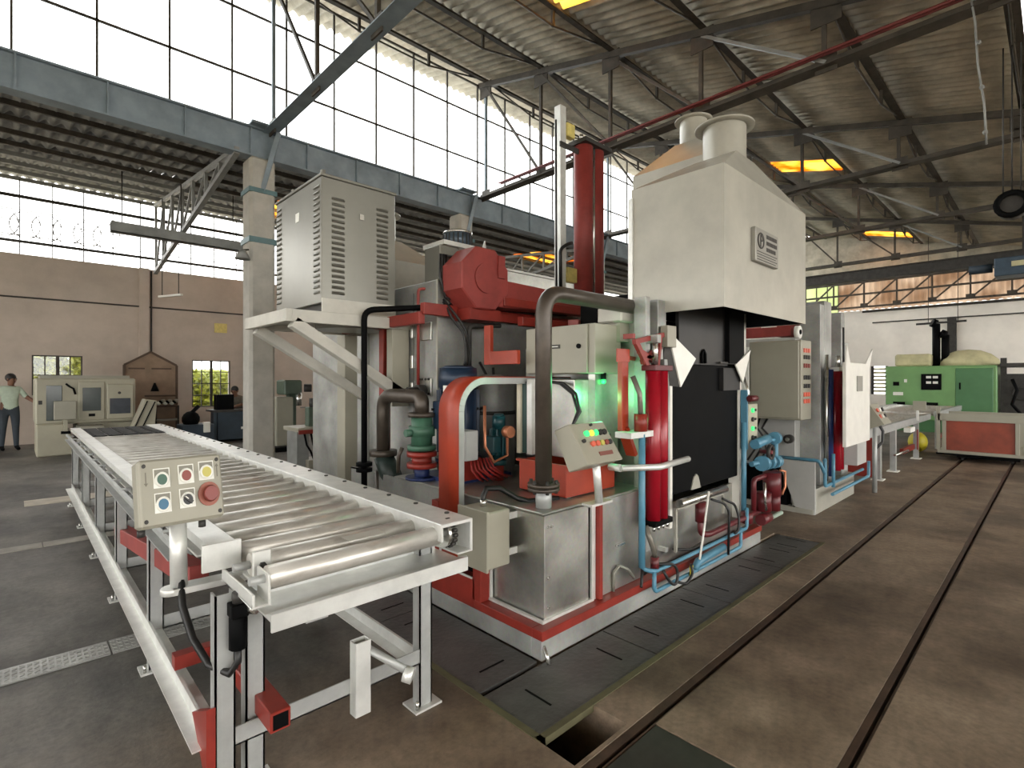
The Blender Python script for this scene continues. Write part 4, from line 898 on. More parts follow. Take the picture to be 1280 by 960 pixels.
part(lc, 'rating_sticker', WHITE, (1.857, 1.86, 4.72, 4.80, 3.02, 3.1)); part(lc, 'eyebolt', CHROME, (2.2, 2.24, 4.235, 4.25, 3.0, 3.05)); part(lc, 'lifting_lug', GREYC, (1.87, 1.9, 4.26, 4.3, 3.325, 3.36)); part(lc, 'lifting_lug', GREYC, (1.87, 1.9, 4.9, 4.94, 3.325, 3.36))
# blower
bl = thing('blower', 'dull red octagonal blower housing with long outlet duct on the furnace top', 'blower', (3.1, 3.6, 2.12))
oct_ = [(2.99 + .29 * math.cos(PI / 8 + k * PI / 4), 3.46, 2.48 + .29 * math.sin(PI / 8 + k * PI / 4)) for k in range(8)]
MB().prism(oct_, (0, .28, 0)).build('scroll_housing', REDDULL, bl, bevel=.01); MB().cyl((2.99, 3.46, 2.48), (2.99, 3.445, 2.48), .13, 20).build('inlet_plate', REDDULL, bl)
MB().prism([(3.0, 3.47, 2.24), (3.0, 3.47, 2.50), (4.6, 3.46, 2.46), (4.6, 3.46, 2.3)], (0, .26, 0)).build('outlet_duct', REDDULL, bl, bevel=.008); part(bl, 'duct_stand', REDOX, (2.85, 3.2, 3.5, 3.74, 2.12, 2.22)); MB().bar((3.16, 3.45, 2.5), (3.16, 3.45, 2.7), .02, .08).build('rib', REDDULL, bl); MB().prism([(3.05, 3.6, 2.74), (3.1, 3.6, 2.86), (3.12, 3.6, 2.74)], (0, .01, 0)).build('lifting_lug', SILVER, bl)
gm = thing('gear_motor', 'grey upright gear motor with dark blue ribbed cap beside the blower', 'motor', (2.95, 4.0, 2.48))
part(gm, 'housing', GREYC, (2.78, 3.0, 3.85, 4.1, 2.48, 2.82), bevel=.01); part(gm, 'top_plate', SILVER, (2.8, 3.2, 3.82, 4.15, 2.82, 2.86)); MB().cyl((3.08, 3.98, 2.86), (3.08, 3.98, 2.98), .135, 24).build('cap', mat('cap_blue_grey', (70, 84, 96), .3, .2, .05), gm); MB().ring((3.08, 3.98, 2.98), (3.08, 3.98, 3.0), .14, .12, 24).build('cap_rim', CHROME, gm)
for k in range(20):
    a = 2 * PI * k / 20; MB().bar((3.08 + .136 * math.cos(a), 3.98 + .136 * math.sin(a), 2.87), (3.08 + .136 * math.cos(a), 3.98 + .136 * math.sin(a), 2.97), .01).build('rib', STEELD, gm)
for k in range(3): MB().tube([(2.8 + .05 * k, 3.84, 2.72), (2.72 + .03 * k, 3.76, 2.7), (2.70 + .03 * k, 3.74, 2.5), (2.74 + .04 * k, 3.72, 2.32), (2.9 + .05 * k, 3.7, 2.28)], .012, 6).build('hose', BLKHOSE, gm)
# black pipes and cables
bp_ = thing('black_pipe', 'thin black pipe rising from the floor and turning along the furnace', 'pipe', (2.2, 4.16, 0)); MB().tube([(2.2, 4.16, 0), (2.2, 4.16, 2.2), (3.0, 3.7, 2.27), (4.3, 3.66, 2.3)], .026, 10, .09, 6).build('pipe_run', BLACK, bp_)
MB().cyl((2.2, 4.16, .8), (2.2, 4.16, .83), .07, 14).cyl((2.2, 4.16, .85), (2.2, 4.16, .88), .07, 14).build('flange', BLACK, bp_); MB().bar((2.12, 4.12, .84), (2.05, 4.1, .86), .012).build('valve_handle', BLACK, bp_)
cb = thing('hanging_cables', 'black looped cables hanging over the furnace flank above the blue motor', 'cable', (2.75, 3.7, 1.4))
for pts in ([(2.72, 3.72, 2.28), (2.78, 3.66, 2.12), (2.86, 3.6, 2.0), (2.88, 3.6, 1.8), (2.86, 3.6, 1.72)], [(2.72, 3.72, 2.3), (2.82, 3.64, 2.14), (2.9, 3.6, 2.0), (2.86, 3.58, 1.84), (2.88, 3.58, 1.7)], [(2.92, 3.62, 2.02), (2.93, 3.6, 1.85), (2.92, 3.6, 1.66)], [(2.95, 3.5, 1.75), (3.0, 3.4, 1.55), (2.93, 3.36, 1.4), (2.82, 3.3, 1.36), (2.74, 3.28, 1.36)], [(3.02, 3.4, 1.7), (3.0, 3.36, 1.45), (2.98, 3.3, 1.2)]): MB().tube(pts, .012, 6, .06, 3).build('cable', BLKHOSE, cb)
MB().tube([(2.93, 3.62, 1.66), (2.93, 3.62, 2.08), (3.3, 3.62, 2.1)], .022, 8, .06, 4).build('conduit_elbow', STEELD, cb)
ap = thing('red_air_pipe', 'thin red air pipe running up the galvanized flank beside the cabinet', 'pipe', (2.66, 4.0, 1.5)); MB().tube([(2.66, 4.02, 1.5), (2.66, 4.02, 2.42), (2.82, 3.86, 2.42)], .014, 8, .03, 3).build('pipe_run', REDDULL, ap)
# elbow pipe with valve and check valve
ep = thing('pump_discharge_pipe', 'dark brown U-bend pipe joining a green valve and a dark check valve', 'pipe', (2.35, 3.8, .1))
MB().tube([(2.35, 4.1, .98), (2.35, 4.1, 1.46), (2.35, 3.5, 1.46), (2.35, 3.5, 1.33)], .058, 14, .14, 7).build('bend', DARKPIPE, ep)
MB().cyl((2.35, 3.5, 1.30), (2.35, 3.5, 1.335), .11, 18).build('flange', DARKPIPE, ep); MB().cyl((2.35, 4.1, .93), (2.35, 4.1, .98), .12, 18).build('flange', DARKPIPE, ep)
v_ = MB().cyl((2.35, 3.5, 1.08), (2.35, 3.5, 1.3), .085, 16).cyl((2.35, 3.5, 1.15), (2.35, 3.5, 1.23), .105, 16).build('valve_body', VALVEG, ep); MB().cyl((2.35, 3.5, 1.04), (2.35, 3.5, 1.08), .115, 16).build('valve_flange', VALVEG, v_)
MB().cyl((2.2, 3.5, 1.18), (2.27, 3.5, 1.18), .03, 10).build('valve_stem', VALVEG, v_); MB().tube([(2.22, 3.58, 1.06), (2.2, 3.6, 1.0), (2.2, 3.61, .86)], .016, 6).build('lever', DARKPIPE, v_)
MB().cyl((2.35, 3.5, .99), (2.35, 3.5, 1.03), .12, 16).cyl((2.35, 3.5, .93), (2.35, 3.5, .99), .08, 16).cyl((2.35, 3.5, .90), (2.35, 3.5, .94), .12, 16).build('pump_neck', REDOX, ep); MB().cyl((2.35, 3.5, .81), (2.35, 3.5, .9), .06, 12).cyl((2.35, 3.5, .81), (2.35, 3.5, .83), .13, 14).build('pump_volute', BLUED, ep)
MB().bar((2.4, 3.44, 1.36), (2.5, 3.34, 1.36), .02).bar((2.5, 3.34, 1.36), (2.5, 3.34, 1.48), .02).build('crank_handle', BLACK, v_)
cvv = MB().cyl((2.35, 4.1, .93), (2.42, 3.98, .62), .085, 14, .1).cyl((2.42, 3.98, .62), (2.46, 3.9, .58), .13, 14).build('check_valve', CHECKV, ep); MB().cyl((2.35, 4.12, .05), (2.35, 4.12, .8), .06, 12).build('riser', DARKPIPE, ep); MB().tube([(2.48, 3.86, .9), (2.5, 3.84, .95), (2.5, 3.8, .92), (2.48, 3.82, .87), (2.48, 3.86, .9)], .01, 6).build('lifting_eye', CHROME, cvv)
# rear structure
rd = thing('rear_chamber', 'pale galvanized rear furnace chamber seen above the red blower duct', 'furnace', (5, 5.8, 2.3)); part(rd, 'casing', GALV, (3.9, 6.5, 5.25, 6.5, 2.3, 3.12), bevel=.006)
for k in range(14): part(rd, 'edge_bolt', STEELD, (4.0 + .18 * k, 4.03 + .18 * k, 5.25, 5.28, 3.12, 3.14))
part(rd, 'top_flange', GALV, (3.88, 6.52, 5.22, 5.3, 3.09, 3.12))
hood('flue_hood', 'cream pyramid hood with round stack behind the louvred cabinet', 2.75, 3.88, 5.3, 6.3, 2.3, 2.98, 3.3, .16, 3.62)
# lift mast with red twin tubes
lm = thing('lift_mast', 'tall red twin-tube lift mast behind the vent pipe', 'mast', (5.1, 4.0, 2.48))
for x in (5.02, 5.24): MB().cyl((x, 4.0, 2.48), (x, 4.0, 4.42), .115, 20).build('mast_tube', REDDULL, lm)
MB().cyl((5.13, 3.93, 2.48), (5.13, 3.93, 4.5), .02, 8).build('guide_rod', CHROME, lm); MB().cyl((5.36, 3.97, 2.48), (5.36, 3.97, 4.46), .018, 8).build('guide_rod', CHROME, lm)
part(lm, 'head_plate', STEELD, (4.88, 5.4, 3.85, 4.12, 4.42, 4.47)); b = MB()
for k in range(5): b.cyl((4.92 + .1 * k, 3.95, 4.47), (4.92 + .1 * k, 3.95, 4.53), .022, 6)
b.build('head_bolts', CHROME, lm)
gp = thing('cable_column', 'slim pale grey column with yellow limit boxes beside the red mast', 'column', (4.66, 4.05, 2.48)); part(gp, 'column', SILVER, (4.6, 4.7, 4.0, 4.1, 2.48, 4.8), bevel=.004); part(gp, 'limit_switch_box', LABELY, (4.7, 4.84, 3.98, 4.06, 4.46, 4.62), bevel=.006); part(gp, 'limit_switch_box', LABELY, (4.7, 4.88, 3.98, 4.06, 2.75, 2.92), bevel=.006)
MB().tube([(4.58, 3.98, 2.6), (4.56, 3.97, 3.1), (4.64, 3.95, 3.16), (4.74, 3.95, 3.2)], .02, 8, .08, 4).build('cable_loop', BLKHOSE, gp); MB().tube([(4.55, 4.02, 2.5), (4.54, 4.02, 4.6)], .012, 6).build('cable', BLKHOSE, gp); part(gp, 'clamp', STEELD, (4.58, 4.95, 3.98, 4.0, 4.3, 4.36))
# pipes on the flank of the machine facing the track
def pipes(name, label, cat, loc, segs, r, m, bend=.04, pname='pipe_run'):
    t = thing(name, label, cat, loc)
    for s in segs: MB().tube(s, r, 10, bend, 4).build(pname, m, t)
    return t
bw = pipes('blue_water_pipe', 'light blue water pipework along the base of the furnace front', 'pipe', (3.9, 1.97, .12), [[(3.14, 1.99, 1.22), (3.14, 1.99, .29), (3.2, 1.93, .27), (4.75, 1.93, .27), (4.75, 1.93, .45)], [(3.2, 1.93, .27), (3.2, 1.93, .13), (4.62, 1.93, .13), (4.62, 1.93, .3)]], .015, BLUEP)
MB().tube([(3.14, 1.99, .3), (3.14, 1.99, 1.22)], .023, 10).build('riser', BLUEP, bw); part(bw, 'clamp', SILVER, (2.98, 3.3, 1.97, 2.1, 1.2, 1.24)); MB().cyl((3.14, 2.0, 1.24), (3.14, 2.0, 1.36), .045, 12).build('red_union', REDOX, bw); MB().tube([(3.14, 2.0, 1.36), (3.16, 2.02, 1.5), (3.12, 2.05, 1.62)], .018, 8).build('flex_hose', MATS['braided_hose'], bw)
MB().tube([(3.8, 1.94, .13), (3.85, 1.94, .18), (4.3, 1.94, .2)], .03, 8).build('pump_body', BLUEP, bw)
bm_ = pipes('blue_manifold', 'chunky light blue pipe manifold beside the small button pendant', 'pipe manifold', (5.0, 1.95, .8), [[(4.9, 2.02, .3), (4.9, 2.02, 1.2)], [(4.9, 1.95, .82), (5.35, 1.9, .82), (5.35, 1.9, 1.02), (4.92, 1.95, 1.0)]], .024, BLUEP)
for p, q, r in (((4.92, 1.93, 1.0), (5.2, 1.92, 1.03), .045), ((5.0, 1.9, .82), (5.06, 1.9, .82), .07), ((5.14, 1.9, .82), (5.2, 1.9, .82), .07), ((5.3, 1.9, .8), (5.4, 1.9, .8), .06), ((5.3, 1.9, 1.03), (5.36, 1.9, 1.03), .06)): MB().cyl(p, q, r, 14).build('flange', BLUEP, bm_)
MB().ring((5.1, 1.84, .92), (5.1, 1.87, .92), .07, .05, 16).build('hand_wheel', STEELD, bm_); MB().cyl((5.1, 1.84, .92), (5.1, 1.95, .92), .02, 8).build('valve_stem', REDGAS, bm_)
gr_ = pipes('gas_train', 'dark red gas pipe with valves along the furnace base', 'gas pipe', (4.6, 1.95, .2), [[(3.98, 2.0, .62), (3.98, 1.98, .36), (4.05, 1.95, .35), (5.0, 1.95, .36), (5.4, 1.95, .4)], [(4.9, 1.93, .4), (4.9, 1.93, .68), (5.4, 1.9, .7), (5.4, 1.9, .42)]], .024, REDGAS)
for p, q, r in (((3.98, 1.98, .46), (3.98, 1.98, .62), .045), ((4.8, 1.95, .3), (4.8, 1.95, .4), .05), ((5.05, 1.9, .38), (5.05, 1.9, .55), .07), ((5.2, 1.88, .5), (5.2, 1.88, .72), .08), ((5.3, 1.9, .34), (5.3, 1.9, .5), .06), ((4.98, 1.9, .3), (5.16, 1.9, .3), .05)): MB().cyl(p, q, r, 12).build('valve_body', REDGAS, gr_)
MB().tube([(5.36, 1.86, .72), (5.45, 1.85, .7), (5.46, 1.85, .55), (5.4, 1.86, .48)], .013, 6).build('impulse_line', MATS['brass'], gr_); MB().tube([(4.95, 1.85, .66), (4.95, 1.85, .5), (4.98, 1.85, .4)], .012, 6).build('impulse_line', CHROME, gr_); part(gr_, 'yellow_tag', YELLOW, (3.66, 3.7, 1.9, 1.91, .12, .2))
MB().tube([(5.0, 1.92, .26), (5.5, 1.9, .28)], .02, 8).build('green_pipe', mat('pale_green_pipe', (176, 196, 180), .4, 0, .05), gr_)
bh = thing('black_hoses', 'thin black hoses looping over the blue pipes below the furnace sill', 'hose', (4.1, 1.93, .12))
for pts in ([(4.12, 1.96, .62), (4.3, 1.93, .56), (4.32, 1.9, .5), (4.3, 1.9, .14)], [(4.3, 1.95, .6), (4.5, 1.93, .52), (4.52, 1.9, .4), (4.5, 1.9, .3), (4.46, 1.92, .28)], [(3.62, 2.02, .31), (3.8, 1.97, .28), (3.95, 1.96, .3)], [(3.28, 1.95, .3), (3.42, 1.9, .28), (3.46, 1.89, .2), (3.4, 1.88, .13), (3.34, 1.9, .18), (3.3, 1.92, .26)], [(3.46, 1.9, .14), (3.56, 1.88, .1), (3.66, 1.88, .16), (3.66, 1.9, .22)], [(3.16, 2.0, .3), (3.12, 1.98, .2), (3.1, 1.97, .18)]): MB().tube(pts, .011, 6, .04, 3).build('hose', BLKHOSE, bh)
MB().tube([(3.95, 1.9, .72), (3.86, 1.9, .4), (3.8, 1.9, .22)], .009, 6).build('white_lead', WHITE, bh)
pd = thing('button_pendant', 'slim cream push button pendant right of the black furnace door', 'control box', (5.0, 2.0, 1.0)); part(pd, 'enclosure', CREAM, (4.92, 5.12, 1.98, 2.06, 1.0, 1.37), bevel=.006)
for k, m in enumerate((L_GRN, B_BLK, L_GRN, B_BLK)): MB().cyl((4.99, 1.98, 1.31 - .085 * k), (4.99, 1.965, 1.31 - .085 * k), .022, 10).build('push_button', m, pd); MB().cyl((5.06, 1.98, 1.31 - .085 * k), (5.06, 1.97, 1.31 - .085 * k), .012, 8).build('indicator', STEELD, pd)
part(pd, 'bracket', BLUEP, (4.9, 4.92, 1.99, 2.05, .95, 1.5)); MB().tube([(4.93, 2.0, 1.37), (4.95, 2.0, 1.48), (4.92, 2.03, 1.62)], .014, 6).build('conduit', CHROME, pd); MB().cyl((4.9, 1.97, 1.42), (5.05, 1.97, 1.42), .03, 8).build('red_valve', REDGAS, pd)

# ================================================================== FURNACE 2
f2 = thing('second_furnace', 'grey second furnace with white hanging door further along the track', 'furnace', (7.7, 3, 0))
GREYF = mat('furnace_two_grey', (178, 178, 174), .5, .15, .06, 2)
part(f2, 'casing', GREYF, (6.98, 8.4, 2.25, 5.0, .02, 2.12), bevel=.006); part(f2, 'plinth', WHITEP, (6.86, 8.5, 1.98, 2.25, 0, .3), bevel=.004)
MB().prism([(6.82, 1.985, 0), (6.82, 1.985, .62), (6.82, 2.4, .62), (6.82, 2.2, .06), (6.82, 2.2, 0)], (.04, 0, 0)).build('side_gusset', GREYF, f2); part(f2, 'recess_shade_block', BLACK, (6.84, 6.98, 2.3, 3.0, .05, .5)); part(f2, 'plinth', WHITEP, (6.8, 6.98, 2.0, 3.2, 0, .06))  # black block paints the shade of the recess
part(f2, 'door', MATS['horn_white'], (7.05, 8.15, 1.72, 1.76, .80, 1.80), bevel=.004)
for x, s in ((7.05, 1), (8.15, -1)): MB().prism([(x, 1.725, 1.7), (x + .2 * s, 1.725, 1.79), (x - .05 * s, 1.70, 2.0)], (0, .012, 0)).build('door_horn', MATS['horn_white'], f2)
part(f2, 'door_plate', PLATEG, (7.5, 7.75, 1.71, 1.72, 1.45, 1.64)); part(f2, 'door_box', GREYF, (7.75, 8.2, 1.77, 2.25, .5, 1.7))
for x0, x1, z1 in ((7.15, 7.3, 2.52), (7.32, 7.6, 2.58), (8.05, 8.2, 2.5), (8.22, 8.36, 2.1)): part(f2, 'guide_column', GALVD, (x0, x1, 2.02, 2.25, .3, z1), bevel=.004)
part(f2, 'guide_slot', BLACK, (8.1, 8.15, 2.01, 2.02, 1.6, 2.3))
for x in (7.52, 7.66): MB().cyl((x, 1.96, .45), (x, 1.96, 1.7), .068, 14).build('door_cylinder', REDCYL, f2)
MB().cyl((7.33, 1.97, .4), (7.33, 1.97, 1.72), .045, 10).build('dark_pipe', BLUED, f2); MB().cyl((7.22, 1.97, .35), (7.22, 1.97, 1.9), .02, 8).build('silver_pipe', CHROME, f2)
part(f2, 'cap', SILVER, (7.46, 7.72, 1.9, 2.0, 1.7, 1.75)); MB().cyl((7.59, 1.95, 1.75), (7.59, 1.95, 1.9), .03, 8).build('rod', CHROME, f2)
for y in (2.5, 2.31): MB().cyl((6.98, y, .86), (6.9, y, .86), .055, 12).build('sight_port', STEELD, f2); MB().cyl((6.9, y, .86), (6.88, y, .86), .025, 10).build('port_cap', CHROME, f2)
for k in range(4): MB().tube([(6.93, 2.55 + .1 * k, 1.12), (6.86, 2.6 + .06 * k, .98), (6.88, 2.48 + .1 * k, .86), (6.92, 2.5 + .07 * k, .7), (6.88, 2.55 + .08 * k, .55)], .014, 6).build('cable', BLKHOSE, f2)
part(f2, 'red_beam', REDDULL, (6.98, 7.08, 2.3, 5.0, 2.14, 2.26)); part(f2, 'red_beam', REDDULL, (7.08, 8.4, 2.35, 2.5, 2.14, 2.3)); MB().cyl((7.0, 2.25, 2.18), (7.0, 2.2, 2.18), .08, 16).build('pulley', WHITE, f2); MB().cyl((7.0, 2.2, 2.18), (7.0, 2.19, 2.18), .03, 10).build('pulley_bolt', BLACK, f2)
b = MB()
for k in range(8): b.cyl((7.2 + .15 * k, 2.4, 2.3), (7.2 + .15 * k, 2.4, 2.42), .05, 10)
b.build('chain_links', REDDULL, f2)
part(f2, 'hood_skirt', REDDULL, (7.6, 8.4, 3.2, 4.8, 2.3, 2.6))
pc = thing('control_panel_cabinet', 'grey control panel cabinet with red lamps fixed to the second furnace', 'control cabinet', (6.8, 2.4, 1.1))
part(pc, 'body', GREYP, (6.62, 6.98, 2.07, 2.66, 1.12, 2.06), bevel=.006); part(pc, 'door', GREYP, (6.60, 6.62, 2.09, 2.64, 1.14, 2.05), bevel=.006); part(pc, 'gland_plate', WHITE, (6.6, 6.98, 2.66, 2.9, 1.4, 2.0), bevel=.004)
for k, (z, m) in enumerate(((1.94, L_RED), (1.86, PRINT), (1.76, B_RED), (1.62, B_BLK), (1.52, B_BLK), (1.42, L_RED), (1.34, L_RED))):
    for x in (6.72, 6.8, 6.88): part(pc, 'indicator_lamp', m, (x - .022, x + .022, 2.055, 2.07, z - .025, z + .025), bevel=.004)
part(pc, 'handle', CHROME, (6.98, 7.04, 2.09, 2.12, 1.2, 1.24))
fp = pipes('second_blue_pipe', 'light blue pipework at the base of the second furnace', 'pipe', (7.5, 1.9, 0), [[(6.88, 1.9, .64), (6.9, 1.9, .66), (6.9, 1.9, .34), (8.6, 1.9, .34)], [(7.15, 1.88, .3), (7.15, 1.88, .7)], [(7.0, 1.85, .24), (8.7, 1.85, .24), (8.7, 1.85, .45)], [(6.86, 2.5, .64), (6.86, 1.95, .64), (6.88, 1.9, .5)]], .02, BLUEP)
sd = thing('side_desk', 'grey sloping control desk beyond the white hanging door', 'control desk', (9.0, 1.8, .8)); DM2 = Matrix.Translation((8.75, 1.75, 1.1)) @ Matrix.Rotation(math.radians(-22), 4, 'X'); MB(DM2).prism([(-.2, -.06, -.15), (-.2, .15, -.15), (-.2, .13, .16), (-.2, 0, .16)], (.45, 0, 0)).build('enclosure', GREYP, sd)
for k in range(6): MB(DM2).cyl((-.1 + .14 * (k % 3), -.03, .06 - .09 * (k // 3)), (-.1 + .14 * (k % 3), -.05, .06 - .09 * (k // 3)), .03, 10).build('push_button', (L_RED, WHITE, B_BLK)[k % 3], sd)
MB().cyl((8.8, 1.8, 0), (8.8, 1.8, 1.0), .03, 10).build('post', SILVERD, sd); MB().tube([(8.95, 1.8, 1.0), (9.05, 1.75, .85), (9.0, 1.75, .7), (8.9, 1.8, .62)], .02, 6).build('cable', BLKHOSE, sd)

# ================================================================== PEOPLE
def person(label, loc, J, bones, hair, mats):
    """J: joint -> (x,y,z,r) local; bones: (a, b, material index)"""
    root = thing('person', label, 'person', loc)
    names = list(J); me = bpy.data.meshes.new('skel'); me.from_pydata([J[n][:3] for n in names], [(names.index(a), names.index(b)) for a, b, _ in bones], [])
    tmp = bpy.data.objects.new('skel', me); COL.objects.link(tmp)
    sk = tmp.modifiers.new('skin', 'SKIN'); sk.use_smooth_shade = True; sb = tmp.modifiers.new('sub', 'SUBSURF'); sb.levels = 3; sb.render_levels = 3
    for i, n in enumerate(names):
        r = J[n][3]; me.skin_vertices[0].data[i].radius = r if isinstance(r, tuple) else (r, r); me.skin_vertices[0].data[i].use_root = (n == 'pelvis')
    dg = bpy.context.evaluated_depsgraph_get(); dg.update()
    out = bpy.data.meshes.new_from_object(tmp.evaluated_get(dg)); bpy.data.objects.remove(tmp)
    for m in mats: out.materials.append(m)
    segs = [(V(J[a][:3]), V(J[b][:3]), k) for a, b, k in bones]
    for p in out.polygons:
        c = p.center; best = (9, 0)
        for a, b, k in segs:
            ab = b - a; t = max(0, min(1, (c - a).dot(ab) / max(ab.length_squared, 1e-9))); d = (c - a - ab * t).length
            if d < best[0]: best = (d, k)
        p.material_index = best[1]; p.use_smooth = True
    o = bpy.data.objects.new('body', out); COL.objects.link(o); o.parent = root; ORG[o] = V(loc)
    hx, hy, hz = J['head'][:3]; O = V(loc)
    f = V(hair).normalized(); side = V((-f.y, f.x, 0))
    b = MB(); b.ell(O + V((hx, hy, hz)) - f * .018 + V((0, 0, .035)), (.096, .096, .10), 14, 9); b.build('hair', HAIR, root)
    for s in (-1, 1):
        MB().ell(O + V((hx, hy, hz)) + f * .083 + side * .032 * s + V((0, 0, .004)), .011, 8, 5).build('eye', BLACK, root)
        MB().ell(O + V((hx, hy, hz)) + side * .086 * s - V((0, 0, .01)), (.018, .018, .03), 8, 5).build('ear', SKIN, root)
    MB().ell(O + V((hx, hy, hz)) + f * .092 - V((0, 0, .022)), (.016, .016, .024), 8, 5).build('nose', SKIN, root)
    MB().ell(O + V((hx, hy, hz)) + f * .080 - V((0, 0, .06)), (.022, .022, .008), 8, 5).build('mouth', REDGAS, root)
    return root
def hand(J, bones, w, tip_dir, n, r=.011, spread=(0, 0, 1)):
    d = V(tip_dir).normalized(); s = V(spread).normalized(); wv = V(J[w][:3]); pm = wv + d * .07; J['palm' + n] = (*pm, .03); bones.append((w, 'palm' + n, 0))
    for k, (off, L) in enumerate(((-.03, .07), (-.01, .085), (.01, .08), (.03, .06))):
        a = pm + s * off + d * .02; b_ = a + d * L * .5 + s * off * .2; c = b_ + d * L * .4 - V((0, 0, .02))
        for nm, p in (('a', a), ('b', b_), ('c', c)): J['f%d%s%s' % (k, nm, n)] = (*p, r)
        bones += [('palm' + n, 'f%da%s' % (k, n), 0), ('f%da%s' % (k, n), 'f%db%s' % (k, n), 0), ('f%db%s' % (k, n), 'f%dc%s' % (k, n), 0)]
    a = wv + d * .03 + s * .04; b_ = a + d * .05 + s * .02; J['ta' + n] = (*a, .013); J['tb' + n] = (*b_, .011); bones += [(w, 'ta' + n, 0), ('ta' + n, 'tb' + n, 0)]
J = {'pelvis': (0, 0, .92, (.155, .12)), 'waist': (0, 0, 1.08, (.15, .11)), 'chest': (0, 0, 1.30, (.17, .12)), 'neck': (.01, -.01, 1.45, .055), 'jaw': (.03, -.02, 1.52, .06), 'head': (.03, -.02, 1.60, (.088, .098)), 'crown': (.02, -.015, 1.66, .07),
     'shR': (.16, .05, 1.38, .07), 'elR': (.27, -.02, 1.2, .05), 'wrR': (.42, -.06, 1.08, .036), 'shL': (-.16, -.04, 1.38, .07), 'elL': (-.25, -.06, 1.12, .05), 'wrL': (-.22, -.14, .92, .036),
     'hipR': (.09, 0, .86, .095), 'knR': (.10, -.03, .48, .065), 'anR': (.11, 0, .09, .045), 'toR': (.16, -.12, .035, .036), 'hipL': (-.09, 0, .86, .095), 'knL': (-.11, -.02, .48, .065), 'anL': (-.13, .02, .09, .045), 'toL': (-.10, -.12, .035, .036)}
BO = [('pelvis', 'waist', 1), ('waist', 'chest', 1), ('chest', 'neck', 1), ('neck', 'jaw', 0), ('jaw', 'head', 0), ('head', 'crown', 0), ('chest', 'shR', 1), ('shR', 'elR', 1), ('elR', 'wrR', 0), ('chest', 'shL', 1), ('shL', 'elL', 1), ('elL', 'wrL', 0),
      ('pelvis', 'hipR', 2), ('hipR', 'knR', 2), ('knR', 'anR', 2), ('anR', 'toR', 3), ('pelvis', 'hipL', 2), ('hipL', 'knL', 2), ('knL', 'anL', 2), ('anL', 'toL', 3)]
hand(J, BO, 'wrR', (.8, -.1, -.6), 'R', spread=(.3, -.6, .3)); hand(J, BO, 'wrL', (.2, -.2, -1), 'L', spread=(.6, -.6, .1))
person('man in a pale green shirt standing by the cream machine, arm reaching out', (-.06, 16.15, 0), J, BO, (.75, -.66, 0), [SKIN, SHIRT1, TROUS, BLACK])
J2 = {'pelvis': (0, 0, .62, (.155, .13)), 'waist': (-.02, -.03, .78, (.15, .12)), 'chest': (-.06, -.08, .99, (.17, .125)), 'neck': (-.09, -.12, 1.14, .055), 'jaw': (-.12, -.16, 1.2, .06), 'head': (-.13, -.17, 1.28, (.088, .098)), 'crown': (-.12, -.15, 1.35, .07),
      'shR': (-.2, .02, 1.06, .07), 'elR': (-.36, -.12, .9, .05), 'wrR': (-.42, -.3, .86, .036), 'shL': (.08, -.18, 1.06, .07), 'elL': (0, -.38, .9, .05), 'wrL': (-.16, -.46, .87, .036),
      'hipR': (-.1, 0, .56, .1), 'knR': (-.22, -.36, .52, .07), 'anR': (-.22, -.38, .1, .045), 'toR': (-.26, -.5, .035, .036), 'hipL': (.09, -.04, .56, .1), 'knL': (.06, -.4, .52, .07), 'anL': (.06, -.42, .1, .045), 'toL': (.02, -.54, .035, .036)}
BO2 = [b_ for b_ in BO if not (b_[0].startswith(('palm', 'f', 't')) or b_[1].startswith(('palm', 'f', 'ta', 'tb')))]
hand(J2, BO2, 'wrR', (-.3, -.9, -.2), 'R', spread=(.8, -.2, .2)); hand(J2, BO2, 'wrL', (-.7, -.6, -.2), 'L', spread=(-.5, .6, .3))
person('seated worker in a grey shirt bending over the dark bench by the wall', (4.55, 15.9, 0), J2, BO2, (-.6, -.75, -.2), [SKIN, SHIRT2, TROUS, BLACK])
tag(MB().box(4.38, 4.72, 15.75, 16.1, .44, .48).box(4.4, 4.44, 15.78, 15.82, 0, .44).box(4.66, 4.7, 15.78, 15.82, 0, .44).box(4.4, 4.44, 16.03, 16.07, 0, .44).box(4.66, 4.7, 16.03, 16.07, 0, .44).build('work_stool', STEELD, loc=(4.55, 15.9, 0)), 'dark stool under the seated worker', 'stool')

# ================================================================== LEFT BACKGROUND
cn = thing('cnc_lathe', 'cream CNC machine with dark window and control screen near the left wall', 'machine tool', (1.2, 15.0, 0))
part(cn, 'body', CREAM, (.32, 2.0, 14.42, 15.9, .66, 1.62), bevel=.03); MB().prism([(.34, 14.42, 0), (1.0, 14.42, 0), (.82, 14.42, .66), (.34, 14.42, .66)], (0, 1.4, 0)).build('base', CREAM, cn, bevel=.02); part(cn, 'base', CREAM, (1.0, 1.98, 14.6, 15.9, .02, .66), bevel=.02)
part(cn, 'top_cover', CREAMD, (.4, 1.9, 14.5, 15.8, 1.62, 1.68)); part(cn, 'work_recess', GLASSD, (.49, .74, 14.405, 14.42, .74, 1.47), bevel=.01); part(cn, 'sliding_door', CREAM, (1.0, 1.45, 14.39, 14.42, .72, 1.55), bevel=.02); part(cn, 'door_window', GLASSD, (1.07, 1.38, 14.38, 14.39, .92, 1.42), bevel=.02); part(cn, 'door_handle', BLACK, (1.17, 1.28, 14.375, 14.39, .8, .86))
